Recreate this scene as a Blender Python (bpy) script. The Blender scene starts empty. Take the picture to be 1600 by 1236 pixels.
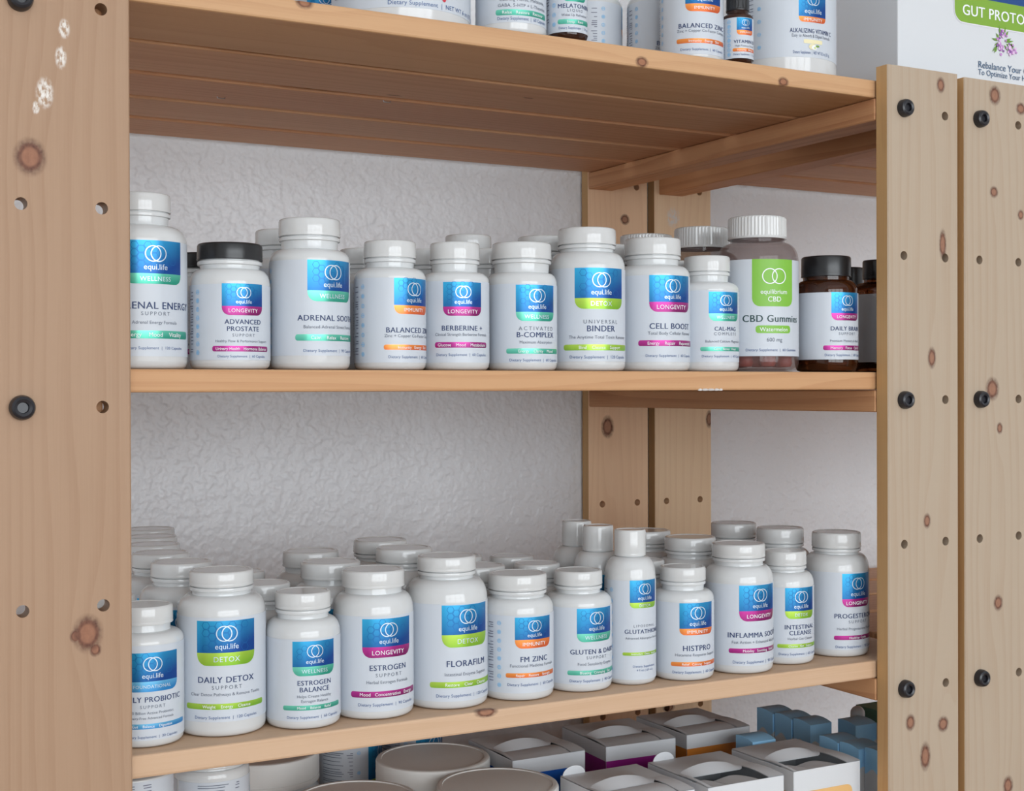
import bpy, bmesh, math, random, json
from mathutils import Matrix, Vector
random.seed(7)
PI = math.pi
C = bpy.context.scene.collection
SC = bpy.context.scene

# ---------------------------------------------------------------- camera, world, light, exposure
cam_data = bpy.data.cameras.new('camera')
cam = bpy.data.objects.new('camera', cam_data); C.objects.link(cam)
cam_data.sensor_fit = 'HORIZONTAL'; cam_data.sensor_width = 36.0
cam_data.lens = 2166.487 / 1600 * 36.0
cam_data.clip_start = 0.01; cam_data.clip_end = 60
_r = ((0.8769028876957479, -0.48065847570530273, -0.002958932833558809),
      (0.004905576607422593, 0.0027937271005166924, 0.9999840650765573),
      (0.4806425499984446, 0.876903429587057, -0.00480773433645629))
_m = Matrix(((_r[0][0], _r[1][0], -_r[2][0], -0.1999), (_r[0][1], _r[1][1], -_r[2][1], -0.84139),
             (_r[0][2], _r[1][2], -_r[2][2], 0.01008), (0, 0, 0, 1)))
cam.matrix_world = _m
SC.camera = cam

world = bpy.data.worlds.new('sky'); SC.world = world; world.use_nodes = True
bg = world.node_tree.nodes['Background']; bg.inputs[0].default_value = (0.75, 0.87, 1.0, 1); bg.inputs[1].default_value = 0.6

def area(name, loc, rot, sx, sy, power, col):
    d = bpy.data.lights.new(name, 'AREA'); d.shape = 'RECTANGLE'; d.size = sx; d.size_y = sy; d.energy = power; d.color = col
    o = bpy.data.objects.new(name, d); C.objects.link(o); o.location = loc; o.rotation_euler = rot
    return o
# daylight entering through the wide window of the room, behind the camera
area('window_daylight', (0.15, -3.28, 0.25), (PI/2, 0, 0), 3.5, 1.5, 88.0, (0.92, 0.968, 1.0))

SC.view_settings.view_transform = 'Standard'
SC.view_settings.look = 'None'
SC.view_settings.exposure = 0.22
SC.view_settings.gamma = 1.0
SC.view_settings.use_curve_mapping = False
SC.cycles.max_bounces = 8; SC.cycles.diffuse_bounces = 5; SC.cycles.glossy_bounces = 4; SC.cycles.transmission_bounces = 8
SC.cycles.caustics_reflective = False; SC.cycles.caustics_refractive = False

# ---------------------------------------------------------------- materials
def lin(r, g, b):
    f = lambda c: (c/255/12.92) if c/255 <= 0.04045 else ((c/255+0.055)/1.055)**2.4
    return (f(r), f(g), f(b), 1)
def mat(name, col, rough=0.5, metal=0.0, spec=0.5, **kw):
    m = bpy.data.materials.new(name); m.use_nodes = True
    b = m.node_tree.nodes['Principled BSDF']
    b.inputs['Base Color'].default_value = col; b.inputs['Roughness'].default_value = rough
    b.inputs['Metallic'].default_value = metal; b.inputs['Specular IOR Level'].default_value = spec
    for k, v in kw.items(): b.inputs[k].default_value = v
    return m
class G:
    """tiny node-graph helper"""
    def __init__(s, m): s.nt = m.node_tree; s.b = s.nt.nodes['Principled BSDF']
    def n(s, t, **kw):
        x = s.nt.nodes.new(t)
        for k, v in kw.items(): setattr(x, k, v)
        return x
    def put(s, sock, v):
        if isinstance(v, bpy.types.NodeSocket): s.nt.links.new(v, sock)
        else: sock.default_value = v
    def m(s, op, a, b=0.0, c=None, clamp=False):
        x = s.n('ShaderNodeMath', operation=op, use_clamp=clamp); s.put(x.inputs[0], a); s.put(x.inputs[1], b)
        if c is not None: s.put(x.inputs[2], c)
        return x.outputs[0]
    def noise(s, vec, scale, detail=2.0, rough=0.5):
        x = s.n('ShaderNodeTexNoise'); s.put(x.inputs['Vector'], vec); x.inputs['Scale'].default_value = scale
        x.inputs['Detail'].default_value = detail; x.inputs['Roughness'].default_value = rough
        return x.outputs['Fac']
    def xyz(s, a, b, c):
        x = s.n('ShaderNodeCombineXYZ'); s.put(x.inputs[0], a); s.put(x.inputs[1], b); s.put(x.inputs[2], c); return x.outputs[0]
    def mix(s, f, a, b):
        x = s.n('ShaderNodeMix', data_type='RGBA'); s.put(x.inputs[0], f); s.put(x.inputs[6], a); s.put(x.inputs[7], b); return x.outputs[2]
    def sstep(s, v, lo, hi):
        x = s.n('ShaderNodeMapRange', interpolation_type='SMOOTHSTEP'); s.put(x.inputs[0], v)
        x.inputs[1].default_value = lo; x.inputs[2].default_value = hi; return x.outputs[0]
    def bump(s, h, strength, dist):
        x = s.n('ShaderNodeBump'); x.inputs['Strength'].default_value = strength; x.inputs['Distance'].default_value = dist
        s.put(x.inputs['Height'], h); s.nt.links.new(x.outputs[0], s.b.inputs['Normal'])

def wood(name, light, dark, axis, knots=(), smears=(), seed=0.0, off=(0, 0, 0), contrast=1.0, plane='XZ'):
    """pine: axis = grain direction; knots = (across, along, r_across, r_along) in scene metres on the visible face"""
    m = mat(name, light, 0.55, spec=0.3); g = G(m)
    tc = g.n('ShaderNodeTexCoord'); sp = g.n('ShaderNodeSeparateXYZ'); g.nt.links.new(tc.outputs['Object'], sp.inputs[0])
    x, y, z = (g.m('ADD', sp.outputs[i], off[i]) for i in range(3))
    if axis == 'Z': a, b, l = x, y, z
    elif axis == 'X': a, b, l = (z, y, x) if plane == 'XZ' else (y, z, x)
    else: a, b, l = z, x, y
    warp = 0.0; core = 0.0; halo = 0.0
    for kn_ in knots:
        ka, kl, ra, rl = kn_[:4]
        da = g.m('MULTIPLY', g.m('SUBTRACT', a, ka), 1/ra); dl = g.m('MULTIPLY', g.m('SUBTRACT', l, kl), 1/rl)
        d2 = g.m('ADD', g.m('MULTIPLY', da, da), g.m('MULTIPLY', dl, dl))
        if len(kn_) > 4:      # short knot: fades with depth behind the face
            db = g.m('MULTIPLY', g.m('SUBTRACT', b, 0.0155), 1/kn_[4]); d2 = g.m('ADD', d2, g.m('MULTIPLY', db, db))
        wv = g.m('EXPONENT', g.m('MULTIPLY', g.m('ADD', g.m('MULTIPLY', da, da), g.m('MULTIPLY', g.m('MULTIPLY', dl, dl), 0.12)), -0.22))
        warp = g.m('ADD', warp, g.m('MULTIPLY', wv, ra*1.5))
        core = g.m('MAXIMUM', core, g.sstep(d2, 1.25, 0.75)) if not isinstance(core, float) else g.sstep(d2, 1.25, 0.75)
        h = g.m('SUBTRACT', g.sstep(d2, 2.6, 0.9), g.sstep(d2, 0.7, 0.3))
        halo = g.m('MAXIMUM', halo, h) if not isinstance(halo, float) else h
    v1 = g.xyz(g.m('MULTIPLY', a, 9.0), g.m('MULTIPLY', b, 9.0), g.m('ADD', g.m('MULTIPLY', l, 0.9), seed))
    n1 = g.noise(v1, 1.6, 2.0)
    base = g.m('ADD', g.m('ADD', a, warp), g.m('MULTIPLY', b, 0.35))
    ring = g.m('ADD', g.m('MULTIPLY', base, 95.0), g.m('MULTIPLY', n1, 7.0))
    saw = g.m('FRACT', ring)
    line = g.m('MULTIPLY', g.sstep(saw, 0.35, 0.95), g.sstep(saw, 1.0, 0.95))
    v2 = g.xyz(g.m('MULTIPLY', a, 900.0), g.m('MULTIPLY', b, 900.0), g.m('MULTIPLY', l, 14.0))
    n2 = g.noise(v2, 1.0, 2.0)
    v3 = g.xyz(g.m('MULTIPLY', a, 14.0), g.m('MULTIPLY', b, 14.0), g.m('ADD', g.m('MULTIPLY', l, 4.0), seed*3))
    n3 = g.noise(v3, 1.0, 3.0)
    f = g.m('ADD', g.m('MULTIPLY', line, 0.22*contrast), g.m('ADD', g.m('MULTIPLY', g.m('SUBTRACT', n2, 0.5), 0.40), g.m('MULTIPLY', g.m('SUBTRACT', n3, 0.45), 0.55*contrast)), clamp=True)
    col = g.mix(f, light, dark)
    if knots:
        kn = g.noise(g.xyz(g.m('MULTIPLY', a, 400.0), b, g.m('MULTIPLY', l, 300.0)), 1.0, 2.0)
        col = g.mix(g.m('MULTIPLY', core, 0.8), col, g.mix(kn, lin(120, 70, 50), lin(160, 105, 78)))
        col = g.mix(g.m('MULTIPLY', halo, g.m('MULTIPLY', kn, 1.25, clamp=True)), col, lin(78, 42, 32))
    for (ka, kl, ra, rl) in smears:
        da = g.m('MULTIPLY', g.m('SUBTRACT', a, ka), 1/ra); dl = g.m('MULTIPLY', g.m('SUBTRACT', l, kl), 1/rl)
        d2 = g.m('ADD', g.m('MULTIPLY', da, da), g.m('MULTIPLY', dl, dl))
        nn = g.noise(g.xyz(g.m('MULTIPLY', a, 500.0), b, g.m('MULTIPLY', l, 260.0)), 1.0, 3.0)
        col = g.mix(g.m('MULTIPLY', g.sstep(d2, 1.3, 0.1), g.sstep(nn, 0.36, 0.6)), col, lin(228, 222, 215))
    g.nt.links.new(col, g.b.inputs['Base Color'])
    g.bump(g.m('ADD', g.m('MULTIPLY', n2, 0.6), g.m('MULTIPLY', line, -0.4)), 0.12, 0.0006)
    return m

FLOOR = -1.467
UO = (0.305, 0.235, FLOOR)           # base of the first shelf unit
UO2 = (1.03, 0.235, FLOOR)
PALE, PALED = lin(178, 160, 140), lin(162, 132, 104)
HONEY, HONEYD = lin(206, 172, 143), lin(182, 140, 106)
K_LEFT = [(-0.0576, 0.1457, 0.0066, 0.0078), (-0.0261, -0.1343, 0.0063, 0.008), (-0.0331, -0.1352, 0.0024, 0.003), (-0.0217, -0.1442, 0.0026, 0.003)]
S_LEFT = [(-0.0381, 0.2224, 0.0034, 0.006), (-0.04, 0.2053, 0.0034, 0.007), (-0.0492, 0.1837, 0.0051, 0.0093), (-0.0542, 0.1746, 0.0022, 0.004)]
K_RIGHT = [(0.6692, 0.2619, 0.0034, 0.0048), (0.6712, 0.1294, 0.003, 0.009), (0.6586, 0.0348, 0.0034, 0.0064), (0.6339, -0.2652, 0.0038, 0.005), (0.6709, -0.2709, 0.0046, 0.0048), (0.6505, -0.2953, 0.0043, 0.0085), (0.6529, -0.1003, 0.003, 0.0045)]
K_NEXT = [(0.7326, 0.2596, 0.0050, 0.006), (0.7643, 0.2512, 0.0044, 0.0039), (0.7314, 0.177, 0.0036, 0.0036), (0.7292, 0.0088, 0.0058, 0.0071), (0.738, -0.0249, 0.0026, 0.0036), (0.7641, 0.1593, 0.0028, 0.0033), (0.7359, -0.1746, 0.004, 0.0049), (0.7476, -0.3331, 0.0044, 0.0061)]
W = {}
W['post_left'] = wood('pine_post_honey', lin(168, 137, 111), lin(146, 110, 83), 'Z', K_LEFT, S_LEFT, 1.3, UO)
W['post_right'] = wood('pine_post_pale', PALE, PALED, 'Z', K_RIGHT, (), 4.1, UO, 0.8)
W['post_next'] = wood('pine_post_knotty', PALE, PALED, 'Z', K_NEXT, (), 7.7, UO2, 0.9)
W['rear'] = wood('pine_rear_post', lin(240, 204, 168), lin(212, 164, 124), 'Z', [(0.6346, -0.0325, 0.006, 0.009), (0.6582, 0.1993, 0.0045, 0.0043)], (), 2.2, UO, 0.7)
W['rear_next'] = wood('pine_rear_post_smeared', lin(242, 214, 178), lin(214, 172, 132), 'Z', [(0.7164, -0.354, 0.006, 0.0044), (0.7743, -0.0258, 0.0035, 0.0074)], [(0.712, 0.10, 0.012, 0.02), (0.724, 0.205, 0.010, 0.012)], 5.2, UO2, 0.7)
W['edge'] = wood('pine_edge_grain', lin(202, 162, 112), lin(172, 126, 80), 'Z', (), (), 17.0, UO, 0.8)
W['plain'] = wood('pine_post_plain', HONEY, HONEYD, 'Z', (), (), 9.2, UO, 0.8)
W['beam'] = wood('pine_beam', lin(214, 162, 118), lin(164, 104, 66), 'Y', (), (), 3.3, UO, 1.5)
W['slat'] = wood('pine_slat', lin(208, 162, 124), lin(170, 116, 80), 'X', [(0.192, 0.2583, 0.0012, 0.005), (0.2286, 0.0934, 0.0012, 0.005), (0.150, 0.36, 0.0012, 0.004)], (), 6.1, UO, 1.0, 'XY')
W['slat_dark'] = wood('pine_slat_ruddy', lin(206, 156, 118), lin(166, 108, 72), 'X', (), (), 8.1, UO, 1.0, 'XY')
W['front_top'] = wood('pine_front_slat_knots', lin(200, 158, 118), lin(170, 121, 82), 'X', [(0.2524, 0.3806, 0.0030, 0.0042, 0.004), (0.2516, 0.5147, 0.0028, 0.004, 0.004), (0.262, 0.1167, 0.0032, 0.0045, 0.004)], (), 11.0, UO, 0.9)
W['front_mid'] = wood('pine_front_slat_grain', lin(198, 153, 112), lin(168, 115, 74), 'X', (), (), 13.0, UO, 1.3)
W['front_low'] = wood('pine_front_slat_pale', lin(204, 171, 141), lin(178, 138, 104), 'X', [(-0.2155, 0.2486, 0.0028, 0.0066, 0.006)], (), 15.0, UO, 0.7)

WHITE = mat('white_plastic_bottle', lin(206, 207, 207), 0.13)
CAPW = mat('white_plastic_cap', lin(205, 205, 204), 0.12)
LIDW = mat('matte_white_lid', lin(224, 222, 218), 0.5, spec=0.3)
CAPB = mat('black_plastic_cap', lin(26, 26, 28), 0.3)
AMBER = mat('amber_glass', lin(92, 46, 20), 0.06, **{'Transmission Weight': 0.75, 'IOR': 1.45})
CLEAR = mat('clear_tinted_jar', lin(120, 96, 92), 0.05, **{'Alpha': 0.28})
GUMMY = mat('red_gummy', lin(176, 72, 62), 0.45, **{'Subsurface Weight': 0.2})
PAPER = mat('label_paper', lin(198, 204, 212), 0.42)
PAPERG = mat('label_paper_cool', lin(190, 202, 214), 0.42)
SILVER = mat('silver_foil', lin(206, 220, 232), 0.3, 0.35)
HEXL = mat('foil_hexagon_line', lin(14, 96, 164), 0.32, 0.35)
NAVY = mat('navy_ink', lin(30, 52, 100), 0.5)
GREYI = mat('grey_ink', lin(92, 100, 116), 0.5)
FOOTI = mat('blue_ink', lin(48, 84, 140), 0.5)
SKYI = mat('sky_blue_ink', lin(146, 192, 226), 0.5)
DARKI = mat('dark_ink', lin(112, 114, 132), 0.5)
WINK = mat('white_ink', lin(240, 242, 244), 0.45)
GREENDK = mat('deep_green_ink', lin(24, 62, 62), 0.5)
CREAM = mat('cream_ink', lin(232, 222, 180), 0.5)
LEAFI = mat('leaf_green_ink', lin(110, 150, 60), 0.5)
RASP = mat('raspberry_ink', lin(196, 48, 66), 0.5)
PINKI = mat('mauve_ink', lin(196, 140, 200), 0.5)
PURPI = mat('violet_ink', lin(140, 84, 160), 0.5)
BOLTM = mat('black_bolt', lin(30, 30, 36), 0.32)
STEEL = mat('steel_staple', lin(200, 200, 200), 0.3, 0.9)
PAINT = mat('white_paint', lin(226, 226, 226), 0.5)
CARD = mat('white_carton', lin(212, 214, 217), 0.55)
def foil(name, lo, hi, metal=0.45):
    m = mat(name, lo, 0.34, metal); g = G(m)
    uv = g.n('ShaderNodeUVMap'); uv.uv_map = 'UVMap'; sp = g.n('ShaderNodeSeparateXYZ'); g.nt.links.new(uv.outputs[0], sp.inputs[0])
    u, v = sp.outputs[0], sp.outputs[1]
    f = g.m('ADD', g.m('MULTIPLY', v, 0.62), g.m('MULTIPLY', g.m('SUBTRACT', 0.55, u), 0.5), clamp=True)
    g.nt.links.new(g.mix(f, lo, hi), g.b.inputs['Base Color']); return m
BLUE = foil('blue_foil', lin(6, 66, 142), lin(52, 178, 226))
BANDS = {'WELLNESS': foil('teal_foil', lin(40, 150, 126), lin(120, 212, 186)),
         'LONGEVITY': foil('magenta_foil', lin(128, 22, 96), lin(196, 50, 150)),
         'IMMUNITY': foil('orange_foil', lin(214, 92, 44), lin(244, 160, 74)),
         'DETOX': foil('lime_foil', lin(128, 180, 44), lin(186, 216, 84)),
         'FOUNDATIONAL': foil('cyan_foil', lin(40, 130, 196), lin(130, 206, 236)),
         'GEM': mat('leaf_green_panel', lin(124, 184, 58), 0.45)}

def wall_paint():
    m = mat('orange_peel_wall_paint', lin(230, 232, 235), 0.4, spec=0.45); g = G(m)
    tc = g.n('ShaderNodeTexCoord')
    a = g.noise(tc.outputs['Object'], 120.0, 1.2, 0.5); b = g.noise(tc.outputs['Object'], 320.0, 1.0)
    g.bump(g.m('ADD', g.sstep(a, 0.30, 0.75), g.m('MULTIPLY', b, 0.25)), 0.55, 0.0018)
    return m
WALLM = wall_paint()
ROOMW = mat('plain_wall_paint', lin(236, 238, 240), 0.7)
FLOORM = wood('oak_floor', lin(170, 140, 110), lin(120, 90, 64), 'X', (), (), 2.0, (0, 0, 0), 1.0, 'XY')

# ---------------------------------------------------------------- mesh helpers
class MB:
    """collects vertices and faces; build() links them as one mesh object"""
    def __init__(s): s.v = []; s.f = []; s.mi = []; s.uv = []; s.sm = []
    def add(s, vs, fs, mi=0, smooth=False, uvs=None):
        o = len(s.v); s.v += [tuple(p) for p in vs]
        for i, f in enumerate(fs):
            s.f.append(tuple(o+k for k in f)); s.mi.append(mi); s.sm.append(smooth)
            s.uv.append([uvs[k] for k in f] if uvs else None)
    def box(s, x0, x1, y0, y1, z0, z1, mi=0):
        vs = [(x, y, z) for x in (x0, x1) for y in (y0, y1) for z in (z0, z1)]
        s.add(vs, [(0, 1, 3, 2), (4, 6, 7, 5), (0, 4, 5, 1), (2, 3, 7, 6), (0, 2, 6, 4), (1, 5, 7, 3)], mi)
    def lathe(s, prof, n=48, mi=0, rfun=None, smooth=True, c=(0, 0)):
        vs = []; idx = []
        for r, z in prof:
            if r < 1e-6: idx.append([len(vs)]*n); vs.append((c[0], c[1], z))
            else:
                idx.append(list(range(len(vs), len(vs)+n)))
                for k in range(n):
                    t = 2*PI*k/n; rr = rfun(r, z, k) if rfun else r
                    vs.append((c[0]+rr*math.cos(t), c[1]+rr*math.sin(t), z))
        fs = []
        for i in range(len(prof)-1):
            A, B = idx[i], idx[i+1]
            for k in range(n):
                q = [A[k], A[(k+1) % n], B[(k+1) % n], B[k]]
                q2 = []
                for w in q:
                    if w not in q2: q2.append(w)
                if len(q2) > 2: fs.append(tuple(q2))
        s.add(vs, fs, mi, smooth)
    def tube(s, pts, r, n=8, mi=0):
        rings = []; vs = []
        for i, p in enumerate(pts):
            p = Vector(p); d = (Vector(pts[min(i+1, len(pts)-1)])-Vector(pts[max(i-1, 0)])).normalized()
            u = d.cross(Vector((0, 0, 1)) if abs(d.z) < 0.9 else Vector((1, 0, 0))).normalized(); w = d.cross(u)
            rings.append(list(range(len(vs), len(vs)+n)))
            vs += [p+r*(math.cos(2*PI*k/n)*u+math.sin(2*PI*k/n)*w) for k in range(n)]
        fs = [(rings[i][k], rings[i][(k+1) % n], rings[i+1][(k+1) % n], rings[i+1][k]) for i in range(len(pts)-1) for k in range(n)]
        fs += [tuple(rings[0][::-1]), tuple(rings[-1])]
        s.add(vs, fs, mi, True)
    def build(s, name, mats, parent=None, bevel=0.0, seg=2):
        me = bpy.data.meshes.new(name); me.from_pydata(s.v, [], s.f)
        ms = mats if isinstance(mats, (list, tuple)) else [mats]
        for m in ms: me.materials.append(m)
        me.polygons.foreach_set('material_index', s.mi); me.polygons.foreach_set('use_smooth', s.sm)
        if any(u is not None for u in s.uv):
            l = me.uv_layers.new(name='UVMap'); flat = []
            for f, u in zip(s.f, s.uv):
                for k in range(len(f)): flat += (u[k] if u else (0.5, 0.5))
            l.data.foreach_set('uv', flat)
        me.update()
        if any(s.sm): me.set_sharp_from_angle(angle=math.radians(38))
        o = bpy.data.objects.new(name, me); C.objects.link(o)
        if parent: o.parent = parent
        if bevel:
            b = o.modifiers.new('edge', 'BEVEL'); b.width = bevel; b.segments = seg; b.limit_method = 'ANGLE'; b.angle_limit = math.radians(50)
        return o
def normals_out(o):
    bm = bmesh.new(); bm.from_mesh(o.data); bmesh.ops.recalc_face_normals(bm, faces=bm.faces); bm.to_mesh(o.data); bm.free(); return o
def thing(name, label, cat, loc, rz=0.0, group=None):
    o = bpy.data.objects.new(name, None); C.objects.link(o); o.empty_display_size = 0.02
    o.location = loc; o.rotation_euler = (0, 0, rz); o['label'] = label; o['category'] = cat
    if group: o['group'] = group
    return o
def copy_thing(root, loc, rz, label, group=None):
    r = root.copy(); C.objects.link(r); r.location = loc; r.rotation_euler = (0, 0, rz); r['label'] = label
    if group: r['group'] = group
    elif 'group' in r: del r['group']
    for ch in list(root.children):
        c = ch.copy(); C.objects.link(c); c.parent = r
        for gch in list(ch.children):
            d = gch.copy(); C.objects.link(d); d.parent = c
    return r
def structure(o): o['kind'] = 'structure'; return o

# ---------------------------------------------------------------- the room
def room():
    b = MB(); b.box(-2.4, 3.0, 0.478, 0.60, FLOOR, 1.4); structure(b.build('wall_back', WALLM))
    b = MB(); b.box(-2.5, 3.1, -3.3, 0.60, FLOOR-0.1, FLOOR); structure(b.build('floor', FLOORM))
    b = MB(); b.box(-2.5, 3.1, -3.3, 0.60, 1.4, 1.5); structure(b.build('ceiling', ROOMW))
    b = MB(); b.box(3.0, 3.1, -3.3, 0.60, FLOOR, 1.4); structure(b.build('wall_right', ROOMW))
    # wall with the window behind the camera
    def holed(axis, fixed0, fixed1, a0, a1, h0, h1, name):
        b = MB()
        def bx(p0, p1, z0, z1):
            if axis == 'X': b.box(p0, p1, fixed0, fixed1, z0, z1)
            else: b.box(fixed0, fixed1, p0, p1, z0, z1)
        lo, hi = (-2.4, 3.0) if axis == 'X' else (-3.2, 0.478)
        bx(lo, a0, FLOOR, 1.4); bx(a1, hi, FLOOR, 1.4); bx(a0, a1, FLOOR, h0); bx(a0, a1, h1, 1.4)
        structure(b.build(name, ROOMW))
    holed('X', -3.26, -3.2, -1.6, 1.9, -0.50, 1.00, 'wall_front')
    b = MB(); b.box(-2.5, -2.4, -3.3, 0.60, FLOOR, 1.4); structure(b.build('wall_left', ROOMW))
    def frame(name, axis, p, a0, a1, h0, h1):
        b = MB()
        def bx(u0, u1, z0, z1):
            if axis == 'X': b.box(u0, u1, p-0.03, p+0.03, z0, z1)
            else: b.box(p-0.03, p+0.03, u0, u1, z0, z1)
        bx(a0, a0+0.05, h0, h1); bx(a1-0.05, a1, h0, h1); bx(a0+0.05, a1-0.05, h0, h0+0.05); bx(a0+0.05, a1-0.05, h1-0.05, h1)
        mz = h0+(h1-h0)*0.40
        for q in (0.25, 0.5, 0.75):
            mid = a0+(a1-a0)*q; bx(mid-0.035, mid+0.035, h0+0.05, h1-0.05)
        bx(a0+0.05, a1-0.05, mz-0.025, mz+0.025)
        structure(b.build(name, ROOMW))
    frame('window_1', 'X', -3.23, -1.6, 1.9, -0.50, 1.00)
room()

# ---------------------------------------------------------------- shelving
def post_mb(x0, x1, y0, y1, z0, z1, holes, org):
    """board with round through-holes; holes = (x, z, r)"""
    b = MB(); N = 24
    ox, oy, oz = org
    rows = {}
    for h in holes: rows.setdefault(round(h[1], 2), []).append(h)
    zs = sorted(rows); cell = 0.0085
    bands = []; zc = z0
    for zr in zs:
        zmid = sum(h[1] for h in rows[zr])/len(rows[zr])
        bands.append((zc, zmid-cell, None)); bands.append((zmid-cell, zmid+cell, sorted(rows[zr]))); zc = zmid+cell
    bands.append((zc, z1, None))
    xs = sorted({round(h[0], 3) for h in holes})
    cut = (xs[0]+xs[-1])/2 if len(xs) > 1 else (x0+x1)/2
    def quad(p, mi=0): b.add(p, [(0, 1, 2, 3)], mi)
    X0, X1, Y0, Y1 = x0, x1, y0, y1; ch = 0.0009; x0 += ch; x1 -= ch
    for (a, c, hs) in bands:
        cells = [(x0, x1, None)] if hs is None else []
        if hs is not None:
            lo = [h for h in hs if h[0] < cut]; hi = [h for h in hs if h[0] >= cut]
            cells = [(x0, cut, lo[0] if lo else None), (cut, x1, hi[0] if hi else None)]
        for (p, q, h) in cells:
            for y in (y0, y1):
                if h is None: quad([(p-ox, y-oy, a-oz), (q-ox, y-oy, a-oz), (q-ox, y-oy, c-oz), (p-ox, y-oy, c-oz)]); continue
                hx, hz, r = h; inner = []; outer = []
                for k in range(N):
                    t = 2*PI*(k+0.5)/N; dx, dz = math.cos(t), math.sin(t)
                    inner.append((hx+r*dx-ox, y-oy, hz+r*dz-oz))
                    sx = ((q if dx > 0 else p)-hx)/dx if abs(dx) > 1e-9 else 1e9
                    sz = ((c if dz > 0 else a)-hz)/dz if abs(dz) > 1e-9 else 1e9
                    s = min(sx, sz); outer.append([hx+s*dx, hz+s*dz])
                for (cx_, cz_) in ((p, a), (p, c), (q, a), (q, c)):   # snap nearest ray end to each corner
                    k = min(range(N), key=lambda i: (outer[i][0]-cx_)**2+(outer[i][1]-cz_)**2); outer[k] = [cx_, cz_]
                vs = inner+[(u-ox, y-oy, w-oz) for u, w in outer]
                b.add(vs, [(k, (k+1) % N, N+(k+1) % N, N+k) for k in range(N)])
            if h is not None:
                hx, hz, r = h; vs = []
                for y in (y0, y1):
                    vs += [(hx+r*math.cos(2*PI*(k+0.5)/N)-ox, y-oy, hz+r*math.sin(2*PI*(k+0.5)/N)-oz) for k in range(N)]
                b.add(vs, [(k, (k+1) % N, N+(k+1) % N, N+k) for k in range(N)], 0, True)
    ring = [(x0, Y0), (x1, Y0), (X1, Y0+ch), (X1, Y1-ch), (x1, Y1), (x0, Y1), (X0, Y1-ch), (X0, Y0+ch)]
    for k in range(8):
        if k in (0, 4): continue
        side = 1 if k in (2, 6) else 0
        (ax, ay), (bx_, by) = ring[k], ring[(k+1) % 8]
        quad([(ax-ox, ay-oy, z0-oz), (bx_-ox, by-oy, z0-oz), (bx_-ox, by-oy, z1-oz), (ax-ox, ay-oy, z1-oz)], side)
    for z in (z0, z1): b.add([(p[0]-ox, p[1]-oy, z-oz) for p in ring], [tuple(range(8))])
    return b
def bolt(x, z, unit, org):
    b = MB(); n = 28
    prof = [(0, 0.0036), (0.0030, 0.0036), (0.0034, 0.0058), (0.0050, 0.0064), (0.0064, 0.0056), (0.0072, 0.0034), (0.0073, 0.0), (0, 0.0)]
    b.lathe(prof, n)
    b.v = [(x+p[0]-org[0], -p[2]-org[1], z+p[1]-org[2]) for p in b.v]
    return normals_out(b.build('bolt', BOLTM, unit))
PITCH = 0.11827
def rowz(r): return (3-r)*PITCH+0.0
SHELF_TOP = {'top': 0.2630, 'mid': 0.0230, 'low': -0.2146, 'base': -0.4511}
SLATS = [(0.0155, 0.108), (0.1155, 0.201), (0.2115, 0.289), (0.2995, 0.374), (0.386, 0.4595)]
def slat_mb(x0, x1, y0, y1, z0, z1, org):
    b = MB(); b.box(x0-org[0], x1-org[0], y0-org[1], y1-org[1], z0-org[2], z1-org[2]); return b
def unit(org, posts, shelf_x, beams, label, detail):
    u = thing('shelf_unit', label, 'shelf', org)
    for (x0, x1, y0, z1, holes, m) in posts:
        post_mb(x0, x1, y0, y0+0.014, FLOOR, z1, holes, org).build('post', [m, W['edge']], u)
    for key in ('top', 'mid', 'low', 'base'):
        zt = SHELF_TOP[key]; z0 = zt-0.0145
        sh = bpy.data.objects.new('shelf', None); C.objects.link(sh); sh.parent = u; sh.empty_display_size = 0.02
        for i, (y0, y1) in enumerate(SLATS):
            m = (W['front_top'], W['front_mid'], W['front_low'], W['front_mid'])[('top', 'mid', 'low', 'base').index(key)] if i == 0 else (W['slat_dark'] if i in (2, 4) else W['slat'])
            b = slat_mb(shelf_x[0], shelf_x[1], y0, y1, z0, zt, org)
            b.build('slat', m, sh, 0.0016, 2)
        for (bx0, bx1) in beams:
            b = MB(); b.box(bx0-org[0], bx1-org[0], 0.0145-org[1], 0.4595-org[1], z0-0.0185-org[2], z0-0.0004-org[2])
            b.build('beam', W['beam'], u, 0.001, 1)
    for (x, z) in detail: bolt(x, z, u, org)
    return u
HR = 0.0037
def holes_for(xa, xb, bolts_a):
    """column a carries bolts on some rows (no hole there), column b is drilled on every row"""
    o = []
    for r in range(1, 8):
        if r not in bolts_a: o.append((xa, rowz(r), HR))
        o.append((xb, rowz(r), HR))
    return o
u1 = unit(UO, [(-0.079, 0.0, 0.0, 0.273, holes_for(-0.0628, -0.0168, (1, 3, 5, 7)), W['post_left']),
               (0.61, 0.689, 0.0, 0.273, holes_for(0.6275, 0.6740, (1, 3, 5, 7)), W['post_right']),
               (-0.079, 0.0, 0.46, 0.273, [], W['plain']),
               (0.61, 0.689, 0.46, 0.273, holes_for(0.6275, 0.6740, ()), W['rear'])],
          (-0.072, 0.6835), [(-0.046, -0.0135), (0.6098, 0.641)],
          'pine slatted shelf unit holding the rows of supplement bottles, seen between its two front posts',
          [(-0.0628, rowz(r)+d) for r, d in ((1, 0.0), (3, 0.0), (5, 0.0))] + [(0.6275, rowz(1)+0.002), (0.6275, rowz(3)), (0.6275, rowz(5))])
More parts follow.
